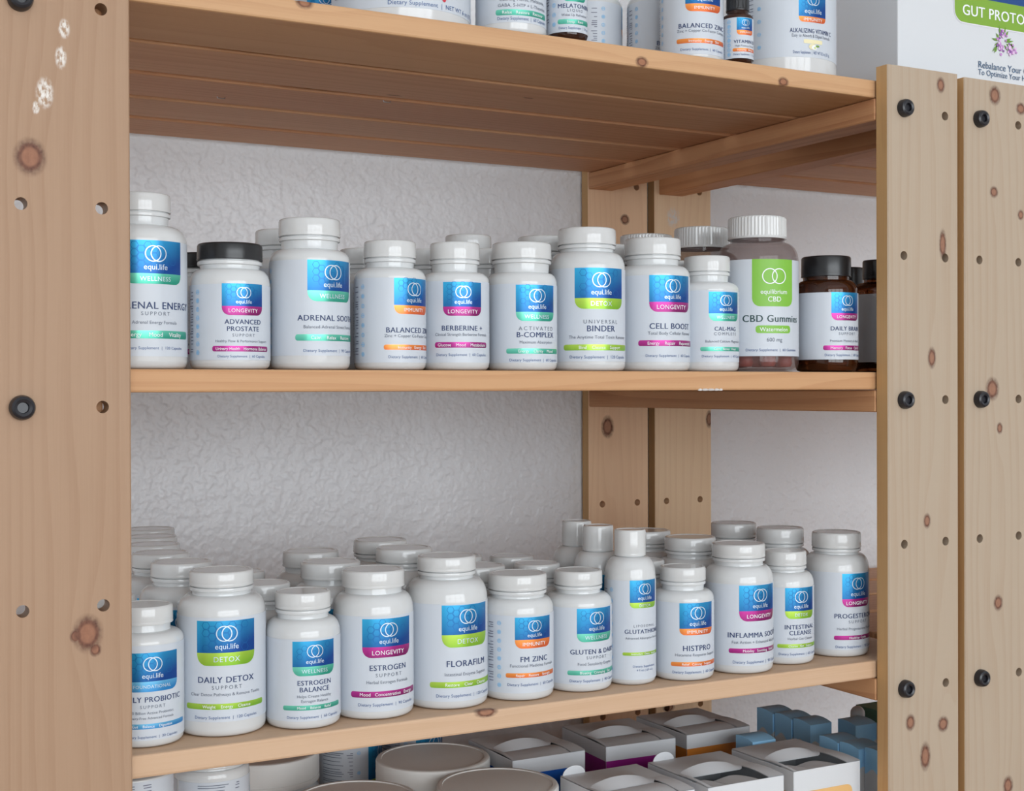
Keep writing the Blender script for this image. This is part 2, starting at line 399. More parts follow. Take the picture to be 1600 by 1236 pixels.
u2 = unit(UO2, [(0.6965, 0.7775, 0.0, 0.2715, holes_for(0.7140, 0.7611, (1, 3, 5, 7)), W['post_next']),
                (1.29, 1.369, 0.0, 0.273, holes_for(1.307, 1.353, (1, 3, 5, 7)), W['plain']),
                (0.6985, 0.7775, 0.46, 0.273, holes_for(0.7140, 0.7611, ()), W['rear_next']),
                (1.29, 1.369, 0.46, 0.273, [], W['plain'])],
          (0.7025, 1.362), [(0.704, 0.7365), (1.28, 1.3125)],
          'neighbouring pine shelf unit, only its knotty front post and shelf ends showing at the edge',
          [(0.7140, rowz(1)+0.001), (0.7140, rowz(3)), (0.7140, rowz(5))])
# staples left in the underside of the top shelf, white paint drips under the middle shelf edge
for (sx, sy) in ((0.136, 0.262), (0.2612, 0.2128)):
    b = MB(); z = 0.2478-UO[2]
    b.tube([(sx-0.0035-UO[0], sy-UO[1], z+0.0006), (sx-0.003-UO[0], sy-UO[1], z-0.0006), (sx+0.003-UO[0], sy+0.001-UO[1], z-0.0006), (sx+0.0035-UO[0], sy+0.001-UO[1], z+0.0006)], 0.0004, 6)
    b.build('staple', STEEL, u1)
b = MB()
for (x, l) in ((0.4335, 0.004), (0.438, 0.0062), (0.4435, 0.0066), (0.449, 0.005), (0.453, 0.004)):
    b.lathe([(0, -0.0012), (l*0.4, -0.0009), (l*0.5, 0.0), (l*0.3, 0.0007), (0, 0.0008)], 12, 0, None, True, (x-UO[0], 0.0165-UO[1]))
b.v = [(p[0], p[1], p[2]+0.0092-UO[2]) for p in b.v]
b.build('paint_drip', PAINT, u1)

# ---------------------------------------------------------------- lettering
_txt = {}
def glyphs(s, style):
    key = (s, style)
    if key in _txt: return _txt[key]
    cu = bpy.data.curves.new('t', 'FONT'); cu.body = s; cu.size = 1.0; cu.resolution_u = 3; cu.fill_mode = 'FRONT'; cu.dimensions = '2D'
    cu.space_character = style[1]
    o = bpy.data.objects.new('t', cu); me = bpy.data.meshes.new_from_object(o)
    vs = [v.co[:2] for v in me.vertices]; fs = [tuple(p.vertices) for p in me.polygons]
    bpy.data.objects.remove(o); bpy.data.curves.remove(cu); bpy.data.meshes.remove(me)
    if vs:
        x0 = min(v[0] for v in vs); x1 = max(v[0] for v in vs); vs = [(v[0]-(x0+x1)/2, v[1]) for v in vs]; w = x1-x0
    else: w = 0
    _txt[key] = (vs, fs, w); return _txt[key]
_hv = glyphs('H', ('mid', 1.0))[0]; CAPH = max(v[1] for v in _hv)-min(v[1] for v in _hv)

class Wrap:
    """draws flat shapes (s to the right, z up, metres) on a cylinder of radius R about the Z axis, or on a plane facing -Y"""
    def __init__(s, mb, R, th): s.mb = mb; s.R = R; s.th = th
    def pt(s, x, z, lift):
        if s.R is None: return (x, -lift, z)
        a = s.th+x/s.R; r = s.R+lift; return (r*math.cos(a), r*math.sin(a), z)
    def text(s, t, x, z, caph, mi, style=('mid', 1.0), maxw=None, lift=0.0004):
        vs, fs, w = glyphs(t, style)
        if not vs: return
        k = caph/CAPH; kx = k
        if maxw and w*k > maxw: kx = maxw/w
        for q in ((-0.016, 0.016) if style[0] == 'bold' else (0.0,)):     # heavier strokes for titles
            s.mb.add([s.pt(x+(v[0]+q)*kx, z+(v[1]-CAPH/2)*k, lift+q*0.0008) for v in vs], fs, mi)
    def panel(s, x0, x1, z0, z1, mi, rb=0.0, rt=0.0, lift=0.00025, n=18):
        """rectangle with rounded bottom (rb) and top (rt) corners; uv over its own extent"""
        xs = [x0+(x1-x0)*i/n for i in range(n+1)]
        for r in {rb, rt}:
            if r > 0:
                for q in (0.06, 0.2, 0.45, 0.75): xs += [x0+r*q, x1-r*q]
        xs = sorted(xs); vs = []; uvs = []
        for x in xs:
            e = min(x-x0, x1-x)
            cut = lambda r: r-math.sqrt(max(0, r*r-(r-e)**2)) if e < r else 0.0
            for z in (z0+cut(rb), z1-cut(rt)):
                vs.append(s.pt(x, z, lift)); uvs.append(((x-x0)/(x1-x0), (z-z0)/(z1-z0)))
        s.mb.add(vs, [(2*i, 2*i+2, 2*i+3, 2*i+1) for i in range(len(xs)-1)], mi, True, uvs)
    def ring(s, x, z, r0, r1, mi, lift=0.0004, n=28, sq=1.0):
        vs = []
        for k in range(n):
            t = 2*PI*k/n
            for r in (r0, r1): vs.append(s.pt(x+r*math.cos(t)*sq, z+r*math.sin(t), lift))
        s.mb.add(vs, [(2*k, (2*k+2) % (2*n), (2*k+3) % (2*n), 2*k+1) for k in range(n)], mi)
    def disc(s, x, z, r, mi, lift=0.0004, n=16, rz=None):
        rz = rz or r
        s.mb.add([s.pt(x+r*math.cos(2*PI*k/n), z+rz*math.sin(2*PI*k/n), lift) for k in range(n)], [tuple(range(n))], mi)

LM = [PAPER, BLUE, HEXL, SILVER, None, NAVY, GREYI, FOOTI, SKYI, DARKI, WINK, None, GREENDK]   # slot 4 = band, slot 11 = pill
def emblem(w, d, band):
    ew, et, es, eb = d['ew'], d['et'], d['es'], d['eb']
    h = et-es
    w.panel(-ew/2, ew/2, es, et, 1)
    w.panel(-ew/2, ew/2, eb, es, 4, rb=min(0.18*ew, (es-eb)*0.85))
    rnd = random.Random(d['key']); a = ew*0.072
    for i in range(-4, 4):
        for j in range(-5, 6):
            x = i*1.5*a*1.0-0.02*ew; z = et-h*0.5+(j+(0.5 if i % 2 else 0))*a*1.732
            if z-a < es or z+a*0.6 > et or x-a < -ew/2 or x+a > ew/2: continue
            if rnd.random() < (0.15 if x < 0 else 0.55): continue
            vs = []
            for k in range(6):
                t = PI*k/3
                for r in (a*0.84, a*0.95): vs.append(w.pt(x+r*math.cos(t), z+r*math.sin(t), 0.00035))
            w.mb.add(vs, [(2*k, (2*k+2) % 12, (2*k+3) % 12, 2*k+1) for k in range(6)], 2)
    r = min(0.165*ew, 0.25*h)
    for q in (-1, 1): w.ring(q*0.34*r, et-h*0.40, r*0.87, r, 3, 0.00045)
    w.text('equi.life', 0, et-h*0.80, h*0.165, 3, ('mid', 1.0), ew*0.62, 0.00045)
def label_mb(d, full=True, rich=True):
    R, th = d['R'], d['th']; b = MB(); w = Wrap(b, R, th)
    zb, zt, ew = d['zb'], d['zt'], d['ew']
    n = 64; span = 2*PI*0.985; vs = []
    for i in range(n+1):
        a = th-span/2+span*i/n
        for r, z in ((R+0.00003, zb), (R+0.0002, zb), (R+0.0002, zt), (R+0.00003, zt)): vs.append((r*math.cos(a), r*math.sin(a), z))
    b.add(vs, [(4*i+k, 4*i+4+k, 4*i+5+k, 4*i+1+k) for i in range(n) for k in range(3)], 0, True)
    lines = d['lines']; kind = lines[0][0]
    if d.get('gem'):
        w.panel(-ew/2, ew/2, d['eb'], d['et'], 4, rb=0.18*ew)
        r = 0.175*ew
        for q in (-1, 1): w.ring(q*r*0.62, d['et']-(d['et']-d['eb'])*0.36, r*0.87, r, 10, 0.00045)
    else: emblem(w, d, kind)
    for (t, st, z, h) in lines:
        if st == 'band': w.text(t, 0, z, min(h*0.72, 0.0034), 10 if kind in ('LONGEVITY', 'IMMUNITY') else 3, ('mid', 1.08), ew*0.84)
        elif st == 'gem': w.text(t, 0, z, h*0.85, 10, ('mid', 1.0), ew*0.8)
        elif st == 'title': w.text(t, 0, z, h*0.95, 12 if d.get('gem') else 5, ('bold', 1.08), ew*1.55)
        elif st == 'light': w.text(t, 0, z, h*0.82, 6, ('thin', 1.45), ew*0.95)
        elif st == 'desc': w.text(t, 0, z, h*0.78, 6, ('mid', 1.02), ew*1.42)
        elif st == 'foot': w.text(t, 0, z, h*0.8, 7, ('mid', 1.05), ew*1.36)
        elif st == 'pill':
            pw = ew*1.45 if not d.get('gem') else ew*0.85
            w.panel(-pw/2, pw/2, z-h/2, z+h/2, 11, rb=h*0.4, rt=h*0.4)
            w.text(t, 0, z, h*0.52, 10, ('mid', 1.0), pw*0.88)
    if rich:   # column of small round symbols and the fine print at the side of the label
        xi = -d.get('side', 0.052); hh = zt-zb
        for k in range(8):
            z = zb+hh*(0.10+0.80*k/7); w.ring(xi, z, 0.0011, 0.0016, 8, n=14)
            if k % 3 == 0: w.disc(xi, z, 0.0009, 8)
            elif k % 3 == 1: w.panel(xi-0.0010, xi+0.0010, z-0.0003, z+0.0003, 8, lift=0.0004, n=2)
            else: w.panel(xi-0.0003, xi+0.0003, z-0.0010, z+0.0010, 8, lift=0.0004, n=1)
        rnd = random.Random(d['key']+'x'); x0 = xi-0.0052
        z = zt-hh*d.get('fine', 0.10)
        while z > zb+hh*0.1:
            w.panel(x0-rnd.uniform(0.002, 0.0055), x0, z-0.0003, z+0.0003, 9, lift=0.0004, n=3)
            w.panel(x0-0.03, x0-0.008-rnd.uniform(0, 0.004), z-0.00025, z+0.00025, 6, lift=0.0004, n=6)
            z -= rnd.choice((0.0016, 0.0022, 0.0034))
    return b, kind
def pack_profile(d):
    R, rc = d['R'], d['rc']; rn = rc*0.91; zt = d['zt']; zn = d['zn']; zc = d['zc']
    p = [(0, 0.0010), (R*0.72, 0.0010), (R*0.80, 0.0), (R-0.0042, 0.0), (R-0.0018, 0.0008), (R-0.0005, 0.0024), (R, 0.0050), (R, zt+0.0005)]
    z0 = zt+0.0005
    for k in range(1, 13):
        t = PI/2*k/12; p.append((rn+(R-rn)*math.cos(t)**0.9, z0+(zn-z0)*math.sin(t)**0.95))
    p += [(rn-0.0002, zn+0.0008)]
    if zc-zn > 0.0045: p += [(rn, zc-0.0036), (rc*0.975, zc-0.0032), (rc*0.985, zc-0.0022), (rc*0.975, zc-0.0010), (rn, zc-0.0006)]
    p += [(rn, zc+0.003), (0, zc+0.003)]
    return p
def cap_mb(d, ribs=0):
    rc, zc, H = d['rc'], d['zc'], d['H']; b = MB()
    p = [(0, zc+0.0031), (rc*0.912, zc+0.0031), (rc*0.915, zc), (rc*0.99, zc), (rc, zc+0.0006), (rc*0.986, zc+0.0016), (rc*0.992, zc+0.0022), (rc*0.985, H-0.0016), (rc*0.965, H-0.0005), (rc*0.93, H), (rc*0.915, H), (rc*0.862, H), (rc*0.86, H), (rc*0.84, H-0.0004), (0, H-0.0004)]
    f = None
    if ribs: f = lambda r, z, k: r*(1-(0.018 if (k % 2) and zc+0.0018 < z < H-0.0012 and r > rc*0.95 else 0))
    b.lathe(p, ribs*2 if ribs else 56, 0, f, not ribs)
    return b
def slots(kind): 
    m = list(LM); m[4] = BANDS[kind]; m[11] = BANDS[kind]; return m
def bottle(d, zs, label, body=WHITE, capm=CAPW, cat='bottle', group=None, name='pill_bottle', ribs=0, profile=None, loc=None):
    t = thing(name, label, cat, loc or (d['X'], d['Y'], zs), 0.0, group)
    b = MB(); b.lathe(profile or pack_profile(d), 64); normals_out(b.build('body', body, t))
    o = cap_mb(d, ribs).build('cap', capm, t); normals_out(o)
    lb, kind = label_mb(d); lb.build('label', slots(kind if not d.get('gem') else 'GEM'), t)
    return t

PRODUCTS = json.loads('''[{"key":"adrenal_energy","X":0.0185,"Y":0.0502,"R":0.0287,"H":0.1112,"rc":0.019,"zc":0.0998,"zn":0.091,"zt":0.0799,"zb":0.0078,"th":-1.4886,"ew":0.0382,"et":0.0799,"es":0.0593,"eb":0.0528,"lines":[["WELLNESS","band",0.056,0.00376],["ADRENAL ENERGY","title",0.0394,0.00455],["SUPPORT","light",0.0344,0.00277],["Adrenal Energy Formula","desc",0.0289,0.00257],["Energy    Mood    Vitality","pill",0.0213,0.00494],["Dietary Supplement  |  120 Capsules","foot",0.013,0.00217]]},
{"key":"advanced_prostate","X":0.076,"Y":0.0475,"R":0.026,"H":0.0821,"rc":0.0214,"zc":0.0713,"zn":0.0652,"zt":0.0545,"zb":0.0059,"th":-1.5257,"ew":0.0282,"et":0.0549,"es":0.0404,"eb":0.0346,"lines":[["LONGEVITY","band",0.0376,0.0033],["ADVANCED","title",0.0304,0.00313],["PROSTATE","title",0.0259,0.00313],["SUPPORT","light",0.0218,0.00227],["Healthy Flow & Performance Support","desc",0.018,0.00206],["Urinary Health   Hormone Balance","pill",0.0131,0.00355],["Dietary Supplement  |  60 Capsules","foot",0.0083,0.0019]]},
{"key":"adrenal_soothe","X":0.1318,"Y":0.0485,"R":0.027,"H":0.1013,"rc":0.021,"zc":0.0897,"zn":0.0806,"zt":0.0724,"zb":0.0092,"th":-1.3113,"ew":0.0363,"et":0.0724,"es":0.0522,"eb":0.045,"lines":[["WELLNESS","band",0.0486,0.00386],["ADRENAL SOOTHE","title",0.0341,0.00386],["Balanced Adrenal Stress Formula","desc",0.0282,0.00266],["Calm    Relax    Restore","pill",0.0211,0.00429],["Dietary Supplement  |  90 Capsules","foot",0.0125,0.00236]]},
{"key":"balanced_zinc","X":0.1901,"Y":0.0464,"R":0.0249,"H":0.0891,"rc":0.0184,"zc":0.0776,"zn":0.0705,"zt":0.0627,"zb":0.005,"th":-1.2458,"ew":0.0314,"et":0.0625,"es":0.044,"eb":0.038,"lines":[["IMMUNITY","band",0.041,0.00333],["BALANCED ZINC","title",0.0271,0.00369],["Zinc + Copper Co-Factor Complex","desc",0.0232,0.00266],["Immunity   Energy   Skin","pill",0.0154,0.00355],["Dietary Supplement  |  60 Capsules","foot",0.0089,0.00222]]},
{"key":"berberine","X":0.2402,"Y":0.0458,"R":0.0243,"H":0.0903,"rc":0.018,"zc":0.0784,"zn":0.0694,"zt":0.0623,"zb":0.0053,"th":-1.7824,"ew":0.0288,"et":0.0614,"es":0.0442,"eb":0.0378,"lines":[["LONGEVITY","band",0.0409,0.00365],["BERBERINE +","title",0.0293,0.00365],["Clinical Strength Berberine Formula","desc",0.0249,0.00255],["Glucose    Mood    Metabolism","pill",0.0176,0.00392],["Dietary Supplement  |  60 Capsules","foot",0.0108,0.00228]]},
{"key":"b_complex","X":0.2955,"Y":0.0473,"R":0.0258,"H":0.0929,"rc":0.0221,"zc":0.081,"zn":0.071,"zt":0.0621,"zb":0.0056,"th":-1.6179,"ew":0.0321,"et":0.0614,"es":0.0419,"eb":0.0354,"lines":[["WELLNESS","band",0.0386,0.00376],["ACTIVATED","light",0.0301,0.00329],["B-COMPLEX","title",0.0256,0.0039],["Maximum Absorption","desc",0.0203,0.00263],["Energy    Clarity    Mood","pill",0.0139,0.00376],["Dietary Supplement  |  60 Capsules","foot",0.0075,0.00235]]},
{"key":"universal_binder","X":0.3536,"Y":0.0502,"R":0.0287,"H":0.1069,"rc":0.0222,"zc":0.0946,"zn":0.0888,"zt":0.0758,"zb":0.0069,"th":-1.7331,"ew":0.0408,"et":0.0758,"es":0.0535,"eb":0.0455,"lines":[["DETOX","band",0.0495,0.00459],["UNIVERSAL","light",0.0361,0.00338],["BINDER","title",0.0311,0.00449],["The Anytime Total Toxin Remover","desc",0.0248,0.00299],["Bind    Cleanse    Support","pill",0.0172,0.00435],["Dietary Supplement  |  120 Capsules","foot",0.0102,0.00266]]},
{"key":"cell_boost","X":0.4135,"Y":0.0502,"R":0.0287,"H":0.1023,"rc":0.0221,"zc":0.0892,"zn":0.0813,"zt":0.0726,"zb":0.0069,"th":-1.5998,"ew":0.038,"et":0.0726,"es":0.0523,"eb":0.0447,"lines":[["LONGEVITY","band",0.0485,0.00445],["CELL BOOST","title",0.034,0.00445],["Total Body Cellular Renewal","desc",0.0286,0.00297],["Energy    Repair    Rejuvenate","pill",0.0211,0.00445],["Dietary Supplement  |  60 Capsules","foot",0.0117,0.00247]]},
{"key":"cal_mag","X":0.4628,"Y":0.0463,"R":0.0248,"H":0.0904,"rc":0.0183,"zc":0.0785,"zn":0.07,"zt":0.0628,"zb":0.0072,"th":-1.5694,"ew":0.0293,"et":0.0616,"es":0.0448,"eb":0.0389,"lines":[["WELLNESS","band",0.0418,0.00326],["CAL-MAG","title",0.0329,0.00326],["COMPLETE","light",0.029,0.00276],["Balanced Calcium Magnesium","desc",0.0232,0.00251],["Calm   Bones   Heart","pill",0.0173,0.00331],["Dietary Supplement  |  60 Capsules","foot",0.0117,0.00226]]},
{"key":"gummies","X":0.5201,"Y":0.0552,"R":0.0337,"H":0.1254,"rc":0.0239,"zc":0.1075,"zn":0.1029,"zt":0.0892,"zb":0.0123,"th":-1.8247,"ew":0.0361,"et":0.0892,"es":0.0522,"eb":0.0517,"lines":[["equilibrium","gem",0.0634,0.00412],["CBD","gem",0.0575,0.00463],["CBD Gummies","title",0.0421,0.00566],["Watermelon","pill",0.0335,0.00617],["600 mg","desc",0.0253,0.00386],["Dietary Supplement  |  60 Gummies","foot",0.0172,0.00257]]},
{"key":"daily_brain","X":0.5865,"Y":0.0475,"R":0.026,"H":0.0958,"rc":0.0206,"zc":0.079,"zn":0.0759,"zt":0.065,"zb":0.0101,"th":-1.5712,"ew":0.0293,"et":0.065,"es":0.048,"eb":0.042,"lines":[["LONGEVITY","band",0.045,0.00339],["DAILY BRAIN","title",0.0354,0.00354],["SUPPORT","light",0.0312,0.0026],["Premium Memory & Recall","desc",0.0253,0.0025],["Memory   Focus   Clarity","pill",0.0196,0.00396],["Dietary Supplement  |  60 Capsules","foot",0.0138,0.0024]]},
{"key":"daily_probiotic","X":0.0201,"Y":0.0523,"R":0.0248,"H":0.0872,"rc":0.0183,"zc":0.0758,"zn":0.0714,"zt":0.0644,"zb":0.0052,"th":-1.5999,"ew":0.0354,"et":0.06,"es":0.042,"eb":0.0356,"lines":[["FOUNDATIONAL","band",0.0388,0.00278],["DAILY PROBIOTIC","title",0.0308,0.00341],["SUPPORT","light",0.0262,0.00238],["30 Billion Active Probiotics","desc",0.0224,0.00218],["Dairy-Free Advanced Formula","desc",0.0192,0.00198],["Gut    Balance    Digestion","pill",0.014,0.00317],["Dietary Supplement  |  30 Capsules","foot",0.0074,0.00198]]},
{"key":"daily_detox","X":0.073,"Y":0.0589,"R":0.0293,"H":0.1054,"rc":0.0212,"zc":0.0958,"zn":0.0899,"zt":0.0775,"zb":0.0103,"th":-1.7482,"ew":0.0393,"et":0.0755,"es":0.0549,"eb":0.0466,"lines":[["DETOX","band",0.0507,0.00457],["DAILY DETOX","title",0.0375,0.00399],["SUPPORT","light",0.0326,0.00291],["Clear Detox Pathways & Remove Toxins","desc",0.0281,0.0025],["Weight    Energy    Cleanse","pill",0.0202,0.00374],["Dietary Supplement  |  120 Capsules","foot",0.0132,0.00233]]},
{"key":"estrogen_balance","X":0.1258,"Y":0.0476,"R":0.025,"H":0.0889,"rc":0.0189,"zc":0.0783,"zn":0.0717,"zt":0.0599,"zb":0.0059,"th":-1.6006,"ew":0.03,"et":0.0586,"es":0.0419,"eb":0.0358,"lines":[["WELLNESS","band",0.0388,0.00342],["ESTROGEN","title",0.0312,0.00325],["BALANCE","title",0.0268,0.00325],["Helps Create Healthy","desc",0.0223,0.00235],["Estrogen Balance","desc",0.0192,0.00235],["Mood    Balance    Relief","pill",0.0148,0.00316],["Dietary Supplement  |  60 Capsules","foot",0.0086,0.00214]]},
{"key":"estrogen_support","X":0.1791,"Y":0.0519,"R":0.0277,"H":0.0998,"rc":0.0219,"zc":0.0881,"zn":0.084,"zt":0.0705,"zb":0.0059,"th":-1.5777,"ew":0.0372,"et":0.0688,"es":0.0497,"eb":0.0425,"lines":[["LONGEVITY","band",0.0458,0.00399],["ESTROGEN","title",0.0356,0.00377],["SUPPORT","light",0.0306,0.00288],["Herbal Estrogen Formula","desc",0.0259,0.00266],["Mood   Concentration   Energy","pill",0.0176,0.00421],["Dietary Supplement  |  90 Capsules","foot",0.0107,0.00244]]},
{"key":"florafilm","X":0.2375,"Y":0.0553,"R":0.0292,"H":0.1054,"rc":0.0214,"zc":0.0954,"zn":0.0897,"zt":0.074,"zb":0.006,"th":-1.4776,"ew":0.0389,"et":0.0733,"es":0.0526,"eb":0.0438,"lines":[["DETOX","band",0.0479,0.00459],["FLORAFILM","title",0.0324,0.00441],["Intestinal Enzyme Support","desc",0.025,0.00285],["Restore    Clear    Cleanse","pill",0.0177,0.00413],["Dietary Supplement  |  120 Capsules","foot",0.0101,0.00257]]},
{"key":"fm_zinc","X":0.2934,"Y":0.0512,"R":0.0264,"H":0.0894,"rc":0.0219,"zc":0.0784,"zn":0.0726,"zt":0.0616,"zb":0.006,"th":-1.5794,"ew":0.03,"et":0.0604,"es":0.0443,"eb":0.0381,"lines":[["IMMUNITY","band",0.0411,0.00358],["FM ZINC","title",0.0303,0.00391],["Functional Medicine Formula","desc",0.0257,0.00273],["Repair    Restore    Strength","pill",0.0188,0.00329],["Dietary Supplement  |  60 Capsules","foot",0.0122,0.00245]]},
{"key":"gluten_dairy","X":0.3465,"Y":0.0526,"R":0.0253,"H":0.0881,"rc":0.0185,"zc":0.0778,"zn":0.0716,"zt":0.0628,"zb":0.0063,"th":-1.5282,"ew":0.0318,"et":0.0622,"es":0.0436,"eb":0.0375,"lines":[["WELLNESS","band",0.0406,0.00376],["GLUTEN & DAIRY","title",0.0302,0.00357],["SUPPORT","light",0.0259,0.00265],["Food Sensitivity Enzyme","desc",0.0212,0.0027],["Bloating   Cramping   Gas","pill",0.0148,0.00347],["Dietary Supplement  |  90 Capsules","foot",0.0089,0.00241]]},
{"key":"glutathione","X":0.3914,"Y":0.0494,"R":0.0196,"H":0.1164,"rc":0.0122,"zc":0.0968,"zn":0.0962,"zt":0.0793,"zb":0.0044,"th":-1.537,"ew":0.0248,"et":0.0795,"es":0.0627,"eb":0.0585,"lines":[["DETOX","band",0.0604,0.00274],["LIPOSOMAL","light",0.045,0.00225],["GLUTATHIONE","title",0.0408,0.00323],["Advanced Absorption Formula","desc",0.0358,0.00216],["Antioxidant   Detox   Immune","pill",0.0239,0.00245],["Dietary Supplement","foot",0.0145,0.00206],["4 fl oz (120 mL)","foot",0.0116,0.00186]]},
{"key":"histpro","X":0.4377,"Y":0.045,"R":0.0241,"H":0.0858,"rc":0.0181,"zc":0.0756,"zn":0.0684,"zt":0.0603,"zb":0.0057,"th":-1.6802,"ew":0.0299,"et":0.0601,"es":0.0405,"eb":0.0356,"lines":[["IMMUNITY","band",0.038,0.00347],["HISTPRO","title",0.0255,0.00427],["Histamine Response Support","desc",0.0204,0.00268],["Relief   Calming   Support","pill",0.0133,0.00328],["Dietary Supplement  |  60 Capsules","foot",0.0072,0.00248]]},
{"key":"inflamma","X":0.4937,"Y":0.0469,"R":0.0274,"H":0.1006,"rc":0.0215,"zc":0.0901,"zn":0.0836,"zt":0.0706,"zb":0.0068,"th":-1.5495,"ew":0.0364,"et":0.0698,"es":0.0497,"eb":0.0417,"lines":[["LONGEVITY","band",0.0455,0.00405],["INFLAMMA SOOTHE","title",0.0309,0.00405],["Fast Action + Enhanced Absorption","desc",0.0254,0.00284],["Mobility   Soothing   Relief","pill",0.0186,0.00375],["Dietary Supplement  |  90 Capsules","foot",0.0098,0.00263]]},
{"key":"intestinal","X":0.5473,"Y":0.0545,"R":0.0238,"H":0.0907,"rc":0.0181,"zc":0.0796,"zn":0.0741,"zt":0.0627,"zb":0.0062,"th":-1.6517,"ew":0.0283,"et":0.0627,"es":0.0438,"eb":0.0376,"lines":[["DETOX","band",0.0407,0.00337],["INTESTINAL","title",0.0309,0.00363],["CLEANSE","title",0.0262,0.00363],["Herbal Gut Cleanse","desc",0.0215,0.00259],["Cleanse   Gut   Support","pill",0.0156,0.00311],["Dietary Supplement  |  60 Capsules","foot",0.0091,0.00238]]},
{"key":"progesterone","X":0.6083,"Y":0.06,"R":0.027,"H":0.1025,"rc":0.0207,"zc":0.0899,"zn":0.0847,"zt":0.0709,"zb":0.0064,"th":-1.5685,"ew":0.0301,"et":0.0698,"es":0.0487,"eb":0.0421,"lines":[["LONGEVITY","band",0.0453,0.00392],["PROGESTERONE","title",0.0346,0.00392],["SUPPORT","light",0.0298,0.00291],["Herbal Progesterone Formula","desc",0.024,0.00275],["Healthier Cycles","pill",0.0165,0.0036],["Dietary Supplement  |  90 Capsules","foot",0.0091,0.00254]]}]''')
P = {d['key']: d for d in PRODUCTS}
for d in PRODUCTS:
    d['side'] = {'balanced_zinc': 0.039, 'fm_zinc': 0.0268, 'advanced_prostate': 0.032, 'glutathione': 0.0277, 'adrenal_soothe': 0.050}.get(d['key'], 0.052)
P['gummies']['gem'] = True; P['gummies']['R'] = 0.0331
P['daily_detox']['R'] = 0.0288
ZM, ZL, ZT, ZB = SHELF_TOP['mid']+0.0002, SHELF_TOP['low']+0.0002, SHELF_TOP['top']+0.0002, SHELF_TOP['base']+0.0002
GM, GL, GT, GB = 'supplement bottles on the middle shelf', 'supplement bottles on the lower shelf', 'supplement containers on the top shelf', 'stock on the bottom shelf'

# ---------------------------------------------------------------- middle shelf, front row
B = {}
B['adrenal_energy'] = bottle(P['adrenal_energy'], ZM, 'tall white pill bottle with teal band half hidden by the wide honey post, middle shelf', group=GM)
B['advanced_prostate'] = bottle(P['advanced_prostate'], ZM, 'white pill bottle with glossy black lid and magenta band, front of the middle shelf', capm=CAPB, group=GM)
B['adrenal_soothe'] = bottle(P['adrenal_soothe'], ZM, 'big white pill bottle with teal band next to the black-lidded white one, middle shelf', group=GM)
B['balanced_zinc'] = bottle(P['balanced_zinc'], ZM, 'white pill bottle with orange band at the front of the middle shelf', group=GM)
B['berberine'] = bottle(P['berberine'], ZM, 'slim white pill bottle with magenta band beside the orange-banded one, middle shelf', group=GM)
B['b_complex'] = bottle(P['b_complex'], ZM, 'white pill bottle with teal band between magenta-banded and lime-banded bottles, middle shelf', group=GM)
B['universal_binder'] = bottle(P['universal_binder'], ZM, 'large white pill bottle with lime green band, front of the middle shelf', group=GM)
B['cell_boost'] = bottle(P['cell_boost'], ZM, 'white pill bottle with magenta band beside the lime-banded bottle, middle shelf', group=GM)
B['cal_mag'] = bottle(P['cal_mag'], ZM, 'smallest white pill bottle with teal band, before the gummy jars on the middle shelf', group=GM)

def jar_profile(d, wall=None):
    R, rc, zt, zc = d['R'], d['rc'], d['zt'], d['zc']; rn = rc*0.92
    out = [(0, 0.0016), (R*0.7, 0.0014), (R*0.82, 0.0), (R-0.006, 0.0), (R-0.002, 0.0014), (R-0.0004, 0.005), (R, 0.008), (R, zt+0.0015)]
    for k in range(1, 11):
        t = PI/2*k/10; out.append((rn+(R-rn)*math.cos(t), zt+0.0015+(zc-0.003-zt-0.0015)*math.sin(t)))
    out += [(rn, zc+0.0025)]
    if wall:
        inn = [(max(r-wall, 0.0), z+(wall if i < 5 else 0)) for i, (r, z) in enumerate(out[:-1])] + [(rn-wall, zc+0.0025)]
        return out + inn[::-1]
    return out + [(0, zc+0.0025)]
B['gummies'] = bottle(P['gummies'], ZM, 'clear gummy jar with ribbed white lid and leaf-green label panel, front of the middle shelf', CLEAR, CAPW, 'jar', GM, 'gummy_jar', 52, jar_profile(P['gummies'], 0.0014))
B['daily_brain'] = bottle(P['daily_brain'], ZM, 'brown glass jar with black lid and magenta band beside the pale post, middle shelf', AMBER, CAPB, 'jar', GM, 'pill_jar', 0, jar_profile(P['daily_brain']))
def gummies(x, y, label, layers):
    b = MB(); rnd = random.Random(x)
    for L in range(layers):
        for (rr, n) in ((0.0215, 7), (0.0085, 3)):
            for k in range(n):
                t = 2*PI*k/n+L*0.5+rnd.uniform(-.1, .1); cx, cy = x+rr*math.cos(t), y+rr*math.sin(t); z0 = ZM+0.0035+L*0.0125+rnd.uniform(0, .001)
                r = 0.0068; prof = [(0, 0), (r*0.8, 0.0005), (r, 0.003), (r*0.93, 0.008), (r*0.6, 0.0108), (0, 0.0114)]
                b.lathe([(p, q+z0) for p, q in prof], 14, 0, None, True, (cx, cy))
    o = normals_out(b.build('gummies', GUMMY)); o['label'] = label; o['category'] = 'gummies'; o['kind'] = 'stuff'
gummies(P['gummies']['X'], P['gummies']['Y'], 'red gummies heaped inside the front clear jar on the middle shelf', 3)

